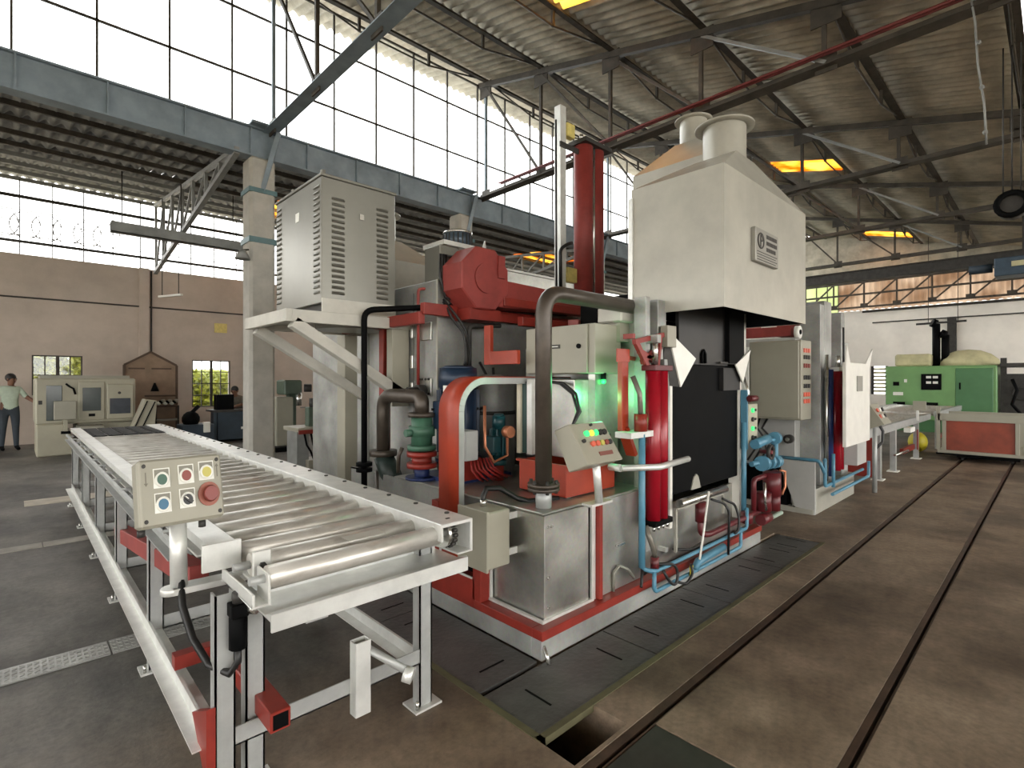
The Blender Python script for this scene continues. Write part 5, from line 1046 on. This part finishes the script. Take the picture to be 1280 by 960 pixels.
pn = part(cn, 'control_panel', CREAM, (1.48, 1.96, 14.37, 14.42, .72, 1.5), bevel=.02); part(pn, 'screen', mat('dark_screen', (52, 58, 66), .25, 0, .1, 12), (1.53, 1.9, 14.36, 14.37, .84, 1.18)); MB().cyl((1.7, 14.37, 1.3), (1.7, 14.35, 1.3), .03, 10).build('knob', STEELD, pn)
part(cn, 'swing_screen', GREYP, (.6, .96, 14.2, 14.28, .76, 1.15), bevel=.01); part(cn, 'screen_arm', CREAM, (.76, .82, 14.24, 14.42, .52, .76)); part(cn, 'label_plate', BLACK, (.72, .88, 14.41, 14.42, .45, .51)); part(cn, 'chip_tray', CREAMD, (.95, 1.4, 14.0, 14.5, .5, .62), bevel=.01); part(cn, 'switch_plate', STEELD, (.37, .43, 14.41, 14.42, 1.08, 1.16))
MB().tube([(.8, 14.4, 1.5), (.86, 14.36, 1.44), (.92, 14.36, 1.4), (.95, 14.37, 1.28)], .02, 6).build('hose', BLACK, cn)
cp = thing('chip_conveyor', 'slanted cream chip conveyor chute right of the CNC machine', 'chute', (2.1, 14.1, 0)); MB().prism([(1.86, 13.9, .5), (2.1, 13.9, 1.16), (2.32, 13.9, 1.12), (2.28, 13.9, .5)], (0, .4, 0)).build('chute', CREAM, cp, bevel=.01); MB().bar((1.9, 13.88, .52), (2.14, 13.88, 1.12), .03, .02).build('edge_stripe', BLACK, cp); MB().bar((2.04, 13.88, .52), (2.28, 13.88, 1.1), .03, .02).build('edge_stripe', BLACK, cp); part(cp, 'leg', STEELD, (1.9, 1.95, 13.95, 14.0, 0, .5)); part(cp, 'leg', STEELD, (2.2, 2.25, 13.95, 14.0, 0, .5)); part(cp, 'leg', STEELD, (1.9, 1.95, 14.2, 14.25, 0, .5)); part(cp, 'leg', STEELD, (2.2, 2.25, 14.2, 14.25, 0, .5))
hb_ = thing('display_board', 'brown house-shaped display board with dark frame against the left wall', 'board', (2.65, 16.6, 0))
pts = [(2.06, 16.6, .1), (2.06, 16.6, 1.97), (2.63, 16.6, 2.32), (3.22, 16.6, 1.97), (3.22, 16.6, .1)]
MB().prism([(x, 16.62, z) for x, y, z in pts], (0, .03, 0)).build('board_sheet', BOARD, hb_); b = MB()
for i in range(5): MB().bar(pts[i], pts[(i + 1) % 5], .05, .05).build('frame_bar', WOODB, hb_)
for x in (2.06, 3.22): part(hb_, 'foot', WOODB, (x - .03, x + .03, 16.4, 16.8, 0, .1))
part(hb_, 'dark_strip', WOODB, (2.15, 2.5, 16.6, 16.62, 1.86, 1.9)); part(hb_, 'dark_strip', WOODB, (2.65, 3.1, 16.6, 16.62, 1.86, 1.9)); MB().cyl((2.72, 16.6, 1.28), (2.72, 16.6, 1.5), .1, 10, .02).build('bell', BLACK, hb_); part(hb_, 'shelf', WOODB, (2.5, 3.2, 16.45, 16.62, 1.14, 1.18))
for k in range(9):
    x = 2.78 + .05 * k; tag(MB().ell((x, 16.45, .96 + .03 * (k % 3)), (.06, .05, .05), 8, 5).build('parts_bag', (WHITE, BLACK, GREYP)[k % 3], loc=(x, 16.45, .9)), 'small %s bag of parts on the rack, %s from the left before the brown board' % (('white', 'black', 'grey')[k % 3], ('first', 'second', 'third', 'fourth', 'fifth', 'sixth', 'seventh', 'eighth', 'ninth')[k]), 'bag', 'bags before the brown board')
rk = thing('parts_rack', 'dark rack with pale trays in front of the brown board', 'rack', (2.95, 16.4, 0)); part(rk, 'shelf', WOODB, (2.68, 3.22, 16.3, 16.58, .86, .9)); part(rk, 'shelf', GREYP, (2.68, 3.22, 16.3, 16.58, .5, .54))
for x in (2.7, 3.2): part(rk, 'post', STEELD, (x - .02, x + .02, 16.3, 16.34, 0, .9))
wb = thing('work_bench', 'dark blue work bench below the grid window', 'bench', (4.1, 14.9, 0)); part(wb, 'top', STEELD, (3.66, 4.9, 14.7, 15.5, .76, .81)); part(wb, 'cabinet', BLUET, (3.75, 4.85, 14.75, 15.4, .05, .76), bevel=.01); part(wb, 'leg', BLUET, (3.66, 3.72, 14.72, 14.78, 0, .76)); part(wb, 'paper_sheet', WHITE, (4.3, 4.55, 14.74, 14.75, .3, .36)); part(wb, 'plinth', BLACK, (3.75, 4.85, 14.8, 15.35, 0, .05))
tag(MB().box(3.8, 4.2, 15.0, 15.3, .81, 1.2).box(3.84, 4.16, 14.99, 15.0, .86, 1.16).build('bench_monitor', BLACK, loc=(4, 15.15, .81)), 'dark boxy monitor on the blue work bench', 'monitor')
sm_ = thing('scrap_machine', 'dark hunched bench machine on the floor left of the work bench', 'machine', (3.2, 14.6, 0)); part(sm_, 'bed', BLUET, (2.9, 3.6, 14.4, 15.0, .1, .5), bevel=.02); MB().ell((3.15, 14.7, .62), (.2, .2, .2)).build('motor', BLACK, sm_); MB().bar((3.1, 14.7, .7), (3.3, 14.6, .95), .08).build('arm', BLACK, sm_); part(sm_, 'feet', BLACK, (2.95, 3.55, 14.45, 14.95, 0, .1)); part(sm_, 'white_guard', WHITE, (3.35, 3.5, 14.38, 14.5, .3, .55), bevel=.01)
tag(MB().box(4.36, 4.70, 17.47, 17.5, 3.0, 3.28).build('wall_notice', LABELY, loc=(4.53, 17.48, 3.0)), 'small framed yellowish notice high on the left wall', 'notice')
fb_ = thing('cable_tray', 'pale grey cable tray hung below the aisle roof before the open band', 'cable tray', (2.8, 14, 4.75)); b = MB(); b.box(1.5, 4.1, 13.9, 14.1, 4.75, 4.77); b.box(1.5, 4.1, 13.9, 13.92, 4.75, 4.98); b.box(1.5, 4.1, 14.08, 14.1, 4.75, 4.98); b.build('tray', TRUSSG, fb_)
for x in (1.7, 2.8, 3.9): MB().cyl((x, 14, 4.77), (x, 14, 6.1), .012, 5).build('hanger_rod', STEELD, fb_)
hl = thing('tube_light', 'fluorescent tube lamp hanging on two rods before the left wall', 'lamp', (2.9, 16, 3.7)); MB().bar((2.75, 16.2, 3.75), (3.1, 15.4, 3.75), .06, .05).build('tube', WHITE, hl); MB().cyl((2.8, 16.1, 3.78), (2.8, 16.1, 6.3), .01, 5).build('hanger_rod', STEELD, hl); MB().cyl((3.05, 15.5, 3.78), (3.05, 15.5, 6.24), .01, 5).build('hanger_rod', STEELD, hl)
bl_ = thing('bulkhead_lamp', 'round grey bell lamp fixed to the near pillar', 'lamp', (2.95, 9.9, 3.7)); MB().cyl((2.9, 9.86, 3.7), (2.9, 9.86, 3.86), .13, 14, .05).build('shade', TRUSSG, bl_); MB().bar((2.9, 9.86, 3.86), (3.02, 9.95, 3.9), .03).build('arm', STEELD, bl_)
# green drill and the red-edged test table behind the pillar
dm = thing('drilling_machine', 'grey-green drilling machine beyond the pillar', 'machine tool', (4.5, 12.1, 0)); part(dm, 'pedestal', CREAMD, (4.22, 4.6, 12.0, 12.5, .1, 1.2), bevel=.02); part(dm, 'head', DKGREEN, (4.36, 4.76, 11.9, 12.4, 1.25, 1.58), bevel=.03); MB().cyl((4.7, 11.95, 1.0), (4.7, 11.95, 1.3), .06, 10).build('spindle', CHROME, dm); part(dm, 'column', DKGREEN, (4.55, 4.7, 12.1, 12.3, .1, 1.3)); part(dm, 'base', BLACK, (4.15, 4.8, 11.8, 12.6, 0, .1)); MB().cyl((4.8, 11.9, 1.4), (4.95, 11.85, 1.4), .09, 12).build('hand_wheel', STEELD, dm)
tt = thing('test_table', 'grey table edged in red with instruments, seen under the platform struts', 'table', (3.8, 8.2, 0)); part(tt, 'top', GREYP, (3.1, 4.0, 7.9, 8.5, .80, .86), bevel=.005); part(tt, 'red_edge', REDOX, (3.1, 4.0, 7.87, 7.9, .77, .83)); part(tt, 'red_post', REDOX, (3.92, 4.0, 7.8, 7.88, .72, 1.42)); part(tt, 'pedestal', TRUSSG, (3.12, 3.3, 8.0, 8.4, 0, .80)); part(tt, 'pedestal', GREYP, (3.25, 3.65, 7.9, 8.3, .0, .36), bevel=.01); part(tt, 'panel', BLUET, (3.6, 4.0, 8.2, 8.5, .0, .6))
for k in range(4): MB().tube([(3.2 + .1 * k, 7.92, .77), (3.22 + .1 * k, 7.88, .6), (3.28 + .08 * k, 7.88, .5), (3.34 + .08 * k, 7.9, .36)], .015, 6).build('hose', BLACK, tt)
for x, z, w_, h_, m, nm, lb in ((3.42, .86, .16, .30, DKGREEN, 'instrument_stand', 'dark green instrument stand on the red-edged table'), (3.64, 1.16, .2, .14, GREYP, 'pendulum_dial', 'pale keypad box raised above the red-edged table')):
    t = thing(nm, lb, 'instrument', (x, 8.2, z)); part(t, 'body', m, (x - w_ / 2, x + w_ / 2, 8.1, 8.25, z, z + h_), bevel=.01)
    if nm == 'pendulum_dial':
        part(t, 'support', TRUSSG, (x - .02, x + .02, 8.15, 8.2, .86, z))
        for k in range(6): part(t, 'key', PRINT, (x - .07 + .05 * (k % 3), x - .04 + .05 * (k % 3), 8.09, 8.1, z + .03 + .05 * (k // 3), z + .06 + .05 * (k // 3)))
    else: MB().cyl((x, 8.15, z + h_), (x, 8.15, z + h_ + .14), .05, 10).build('dial', STEELD, t)
tag(MB().cyl((3.5, 8.0, .86), (3.5, 8.0, .96), .04, 12).cyl((3.5, 8.0, .96), (3.5, 8.0, .98), .03, 12).build('small_jar', WHITE, loc=(3.5, 8.0, .86)), 'small pale jar on the red-edged table', 'jar')
tag(MB().box(3.82, 3.86, 8.3, 8.34, .86, 1.7).box(3.3, 3.84, 8.31, 8.33, 1.14, 1.16).build('rack_stand', TRUSSG, loc=(3.84, 8.32, .86)), 'thin grey rack stand rising from the red-edged table', 'stand')

# ================================================================== RIGHT BACKGROUND
ct = thing('rail_cart', 'grey rail cart with rust-red side panel standing on the track', 'cart', (13.7, 1.0, 0))
part(ct, 'deck', GREYP, (13.35, 15.0, .2, 1.68, .14, .2), bevel=.005); part(ct, 'side_frame', GREYP, (13.36, 13.42, .2, 1.68, .78, .92), bevel=.004)
for y in (.2, .5, 1.55, 1.64): part(ct, 'post', GREYP, (13.36, 13.42, y, y + .06, .2, 1.06 if y > 1.6 else .8), bevel=.004)
part(ct, 'side_panel', REDPANEL, (13.4, 13.42, .56, 1.55, .2, .78)); part(ct, 'post', SILVER, (13.34, 13.4, .22, .27, .8, 1.3)); part(ct, 'post_head', SILVER, (13.3, 13.36, .2, .34, 1.05, 1.15))
for x in (13.5, 14.7): 
    part(ct, 'axle_box', BLACK, (x, x + .2, .5, 1.4, .06, .14))
    for y in (.605, 1.33): MB().cyl((x + .1, y - .02, .07), (x + .1, y + .02, .07), .07, 14).build('wheel', STEELD, ct)
part(ct, 'deck_rim', BLACK, (13.34, 15.0, .18, 1.7, .11, .14)); part(ct, 'rear_panel', GREYP, (14.9, 14.96, .2, 1.68, .2, .9))
rt2 = thing('roller_table', 'grey roller table standing beyond the second furnace', 'conveyor', (11.5, 2.4, 0))
for y in (1.95, 3.1): part(rt2, 'side_rail', SILVERD, (9.2, 14.6, y, y + .07, .72, .84))
for k in range(20): MB().cyl((9.4 + .26 * k, 2.02, .79), (9.4 + .26 * k, 3.1, .79), .045, 10).build('roller', ROLLER, rt2)
for x in (9.9, 11.0, 13.1):
    for y in (1.95, 3.1): part(rt2, 'leg', SILVERD, (x, x + .1, y, y + .08, 0, .72)); part(rt2, 'foot', WHITE, (x - .05, x + .15, y - .04, y + .12, 0, .015))
part(rt2, 'red_brace', REDOX, (9.5, 9.56, 1.96, 3.0, .1, .7)); part(rt2, 'red_brace', REDOX, (12.0, 13.1, 2.0, 2.06, .2, .3)); part(rt2, 'red_brace', REDOX, (12.96, 13.06, 1.94, 1.95, .2, .6)); part(rt2, 'stop_bracket', WHITE, (11.4, 11.8, 1.8, 1.9, .66, .74)); part(rt2, 'control_tab', GREYP, (12.55, 12.6, 1.75, 1.95, 1.0, 1.18)); part(rt2, 'tab_post', SILVER, (12.56, 12.6, 1.86, 1.9, .8, 1.0)); MB().tube([(10.9, 1.94, .3), (11.8, 1.9, .3)], .02, 8).build('handle_bar', CHROME, rt2)
tag(MB().ell((14.4, 2.15, .22), (.24, .18, .22), 12, 8).build('yellow_sack', YELLOW, loc=(14.4, 2.25, 0)), 'yellow sack lying beyond the rail cart', 'sack')
gm_ = thing('green_machine', 'large green machine cabinet with dark control panel by the end wall', 'machine', (21, 2.5, 0))
part(gm_, 'cabinet', GREENM, (20, 22.0, 1.2, 3.8, .35, 2.0), bevel=.03); part(gm_, 'base', GREEND, (20.05, 22, 1.3, 3.7, 0, .35)); part(gm_, 'door', GREEND, (19.97, 20, 1.28, 2.1, .55, 1.92), bevel=.02); p_ = part(gm_, 'control_panel', BLACK, (19.97, 20, 2.42, 2.9, 1.28, 1.76)); 
for y, z in ((2.72, 1.66), (2.56, 1.66), (2.72, 1.5), (2.56, 1.5)): part(p_, 'display', WHITE, (19.96, 19.97, y - .06, y + .06, z - .035, z + .035))
part(gm_, 'vent_window', BLACK, (19.97, 20, 2.5, 3.1, .55, .9)); part(gm_, 'vent_window', BLACK, (19.97, 20, 3.3, 3.6, .55, .9)); part(gm_, 'meter', BLACK, (19.97, 20, 3.45, 3.6, 1.4, 1.52)); part(gm_, 'meter', WHITE, (19.97, 20, 3.25, 3.32, 1.5, 1.6)); part(gm_, 'meter', WHITE, (19.97, 20, 3.35, 3.6, 1.1, 1.2)); part(gm_, 'handle', BLACK, (19.95, 19.97, 1.98, 2.02, 1.3, 1.5))
cc = thing('canvas_cover', 'cream draped cover lying on the green machine', 'cover', (21, 2.5, 2.0)); part(cc, 'box_cover', CANVAS, (20.2, 21.8, 2.7, 3.6, 2.0, 2.38), bevel=.05); b = MB().ell((20.9, 1.9, 2.0), (.7, .75, .5), 14, 8); [setattr(p, 'z', max(p.z, 2.0)) for p in b.v]; b.build('drape', CANVAS, cc)
for y, h in ((2.62, 3.3), (2.4, 2.95)): t = thing('exhaust_stack', 'dark exhaust stack on the green machine, %s' % ('the taller one' if h > 3 else 'the shorter one'), 'stack', (20.6, y, 2.0), 'stacks on the green machine'); MB().cyl((20.6, y, 2.0), (20.6, y, h), .1, 12).build('tube', BLACK, t); MB().cyl((20.6, y, h), (20.55, y + .1, h + .05), .13, 12).build('cap', BLACK, t)
pm = thing('dark_press', 'dark machine frame with pipes right of the green cabinet', 'machine', (21, .5, 0)); part(pm, 'frame', STEELD, (20.2, 21.8, .1, 1.05, 0, 1.75), bevel=.02); part(pm, 'shelf', STEELD, (20.0, 22, -.4, 1.15, 1.95, 2.05)); part(pm, 'column', STEELD, (20.2, 20.35, 1.02, 1.15, 0, 2.2)); MB().tube([(20.0, .9, 1.6), (19.95, .8, 1.3), (19.95, .9, .9), (20.0, .7, .6)], .04, 6).build('hose', BLACK, pm); MB().ring((20.1, .72, 1.2), (20.14, .72, 1.2), .2, .14, 14).build('hand_wheel', STEELD, pm)
for k in range(6): part(pm, 'slat', BLACK, (20.18, 20.2, .15, .6, .4 + .2 * k, .46 + .2 * k))
cr_ = thing('overhead_crane', 'dark travelling crane girder crossing the bay in front of the end wall', 'crane', (20, 3, 4.7)); part(cr_, 'girder', STEELD, (19.9, 20.2, .4, 9.8, 4.82, 5.12)); part(cr_, 'girder_flange', STEELD, (19.85, 20.25, .4, 9.8, 5.12, 5.15)); part(cr_, 'trolley', mat('crane_blue', (58, 76, 92), .5, .1, .08), (19.7, 20.4, .2, 1.25, 4.45, 4.95), bevel=.02); part(cr_, 'trolley_plate', CANVAS, (19.68, 19.7, .3, .9, 4.68, 4.82)); part(cr_, 'rail_hanger', STEELD, (19.95, 20.15, 9.7, 9.9, 5.1, 6.1)); part(cr_, 'rail_hanger', STEELD, (19.95, 20.15, .5, .7, 5.1, 6.1)); MB().cyl((20, 1.3, 4.75), (20, 1.8, 4.75), .14, 12).build('motor', BLUET, cr_)
cn_ = thing('hook_chain', 'long chain with black hook block hanging at the right edge', 'chain', (20, .6, 2.6))
MB().cyl((20, .42, 2.9), (20, .42, 4.5), .012, 5).build('chain', STEELD, cn_); MB().cyl((20, .52, 2.9), (20, .52, 4.5), .012, 5).build('chain', STEELD, cn_); MB().ell((20, .47, 2.75), (.12, .12, .2), 10, 6).build('hook_block', BLACK, cn_)
sb_ = thing('strip_light', 'thin grey strip light hung on two wires before the end wall', 'lamp', (20.5, 2.5, 3.3)); MB().bar((20.5, 1.9, 3.34), (20.5, 3.1, 3.32), .06, .06).build('tube', STEELD, sb_); MB().cyl((20.5, 2.1, 3.36), (20.5, 2.1, 6.0), .008, 4).build('wire', STEELD, sb_); MB().cyl((20.5, 2.8, 3.36), (20.5, 2.8, 6.0), .008, 4).build('wire', STEELD, sb_)
hf = thing('hoist_block', 'dark round chain hoist hanging from the roof at the right edge', 'hoist', (10, .45, 3.8)); MB().cyl((9.9, .45, 4.0), (10.15, .45, 4.0), .17, 16).build('drum', STEELD, hf); MB().ring((9.86, .45, 4.0), (9.9, .45, 4.0), .19, .12, 16).build('rim', BLACK, hf); b = MB()
for k in range(3): MB().cyl((10, .36 + .09 * k, 4.1), (10, .36 + .09 * k, 6.22), .01, 5).build('chain', STEELD, hf)
ch = thing('knotted_rope', 'knotted grey cord hanging from the roof truss on the right', 'cord', (8.4, 1.1, 4)); MB().tube([(8.4, .75, 6.3), (8.38, .7, 5.9), (8.42, .68, 5.4), (8.38, .62, 4.9), (8.4, .6, 4.4)], .012, 5).build('cord', TRUSSG, ch)
for k in range(4): MB().ell((8.4, .7 - .03 * k, 6.2 - .55 * k), .03, 6, 4).build('knot', TRUSSG, ch)

wg = thing('wind_girder', 'brown lattice girder crossing in front of the end wall cladding', 'girder', (28.5, 3, 4.9))
for z in (4.95, 5.55, 6.1): part(wg, 'chord', TRUSS, (28.46, 28.54, -1.4, 10, z - .04, z + .04))
for k in range(9):
    y = -1.2 + 1.24 * k; part(wg, 'post', TRUSS, (28.47, 28.53, y - .03, y + .03, 4.95, 6.1)); MB().bar((28.5, y, 6.1), (28.5, y + 1.24, 4.95), .06).build('diagonal', TRUSS, wg); part(wg, 'gusset_plate', TRUSS, (28.49, 28.51, y - .15, y + .15, 4.92, 5.12))
rt3 = thing('long_roller_table', 'long grey roller table standing before the green machine', 'conveyor', (17, 2.6, 0))
for y in (1.9, 3.4): part(rt3, 'side_rail', SILVERD, (15.2, 19.4, y, y + .08, .74, .86))
for k in range(15): MB().cyl((15.35 + .27 * k, 1.98, .8), (15.35 + .27 * k, 3.4, .8), .045, 10).build('roller', ROLLER, rt3)
for x in (15.4, 17.3, 19.2):
    for y in (1.9, 3.4): part(rt3, 'leg', SILVERD, (x - .05, x + .05, y, y + .08, 0, .74))
part(rt3, 'red_brace', REDOX, (15.4, 19.2, 1.92, 1.98, .22, .3))
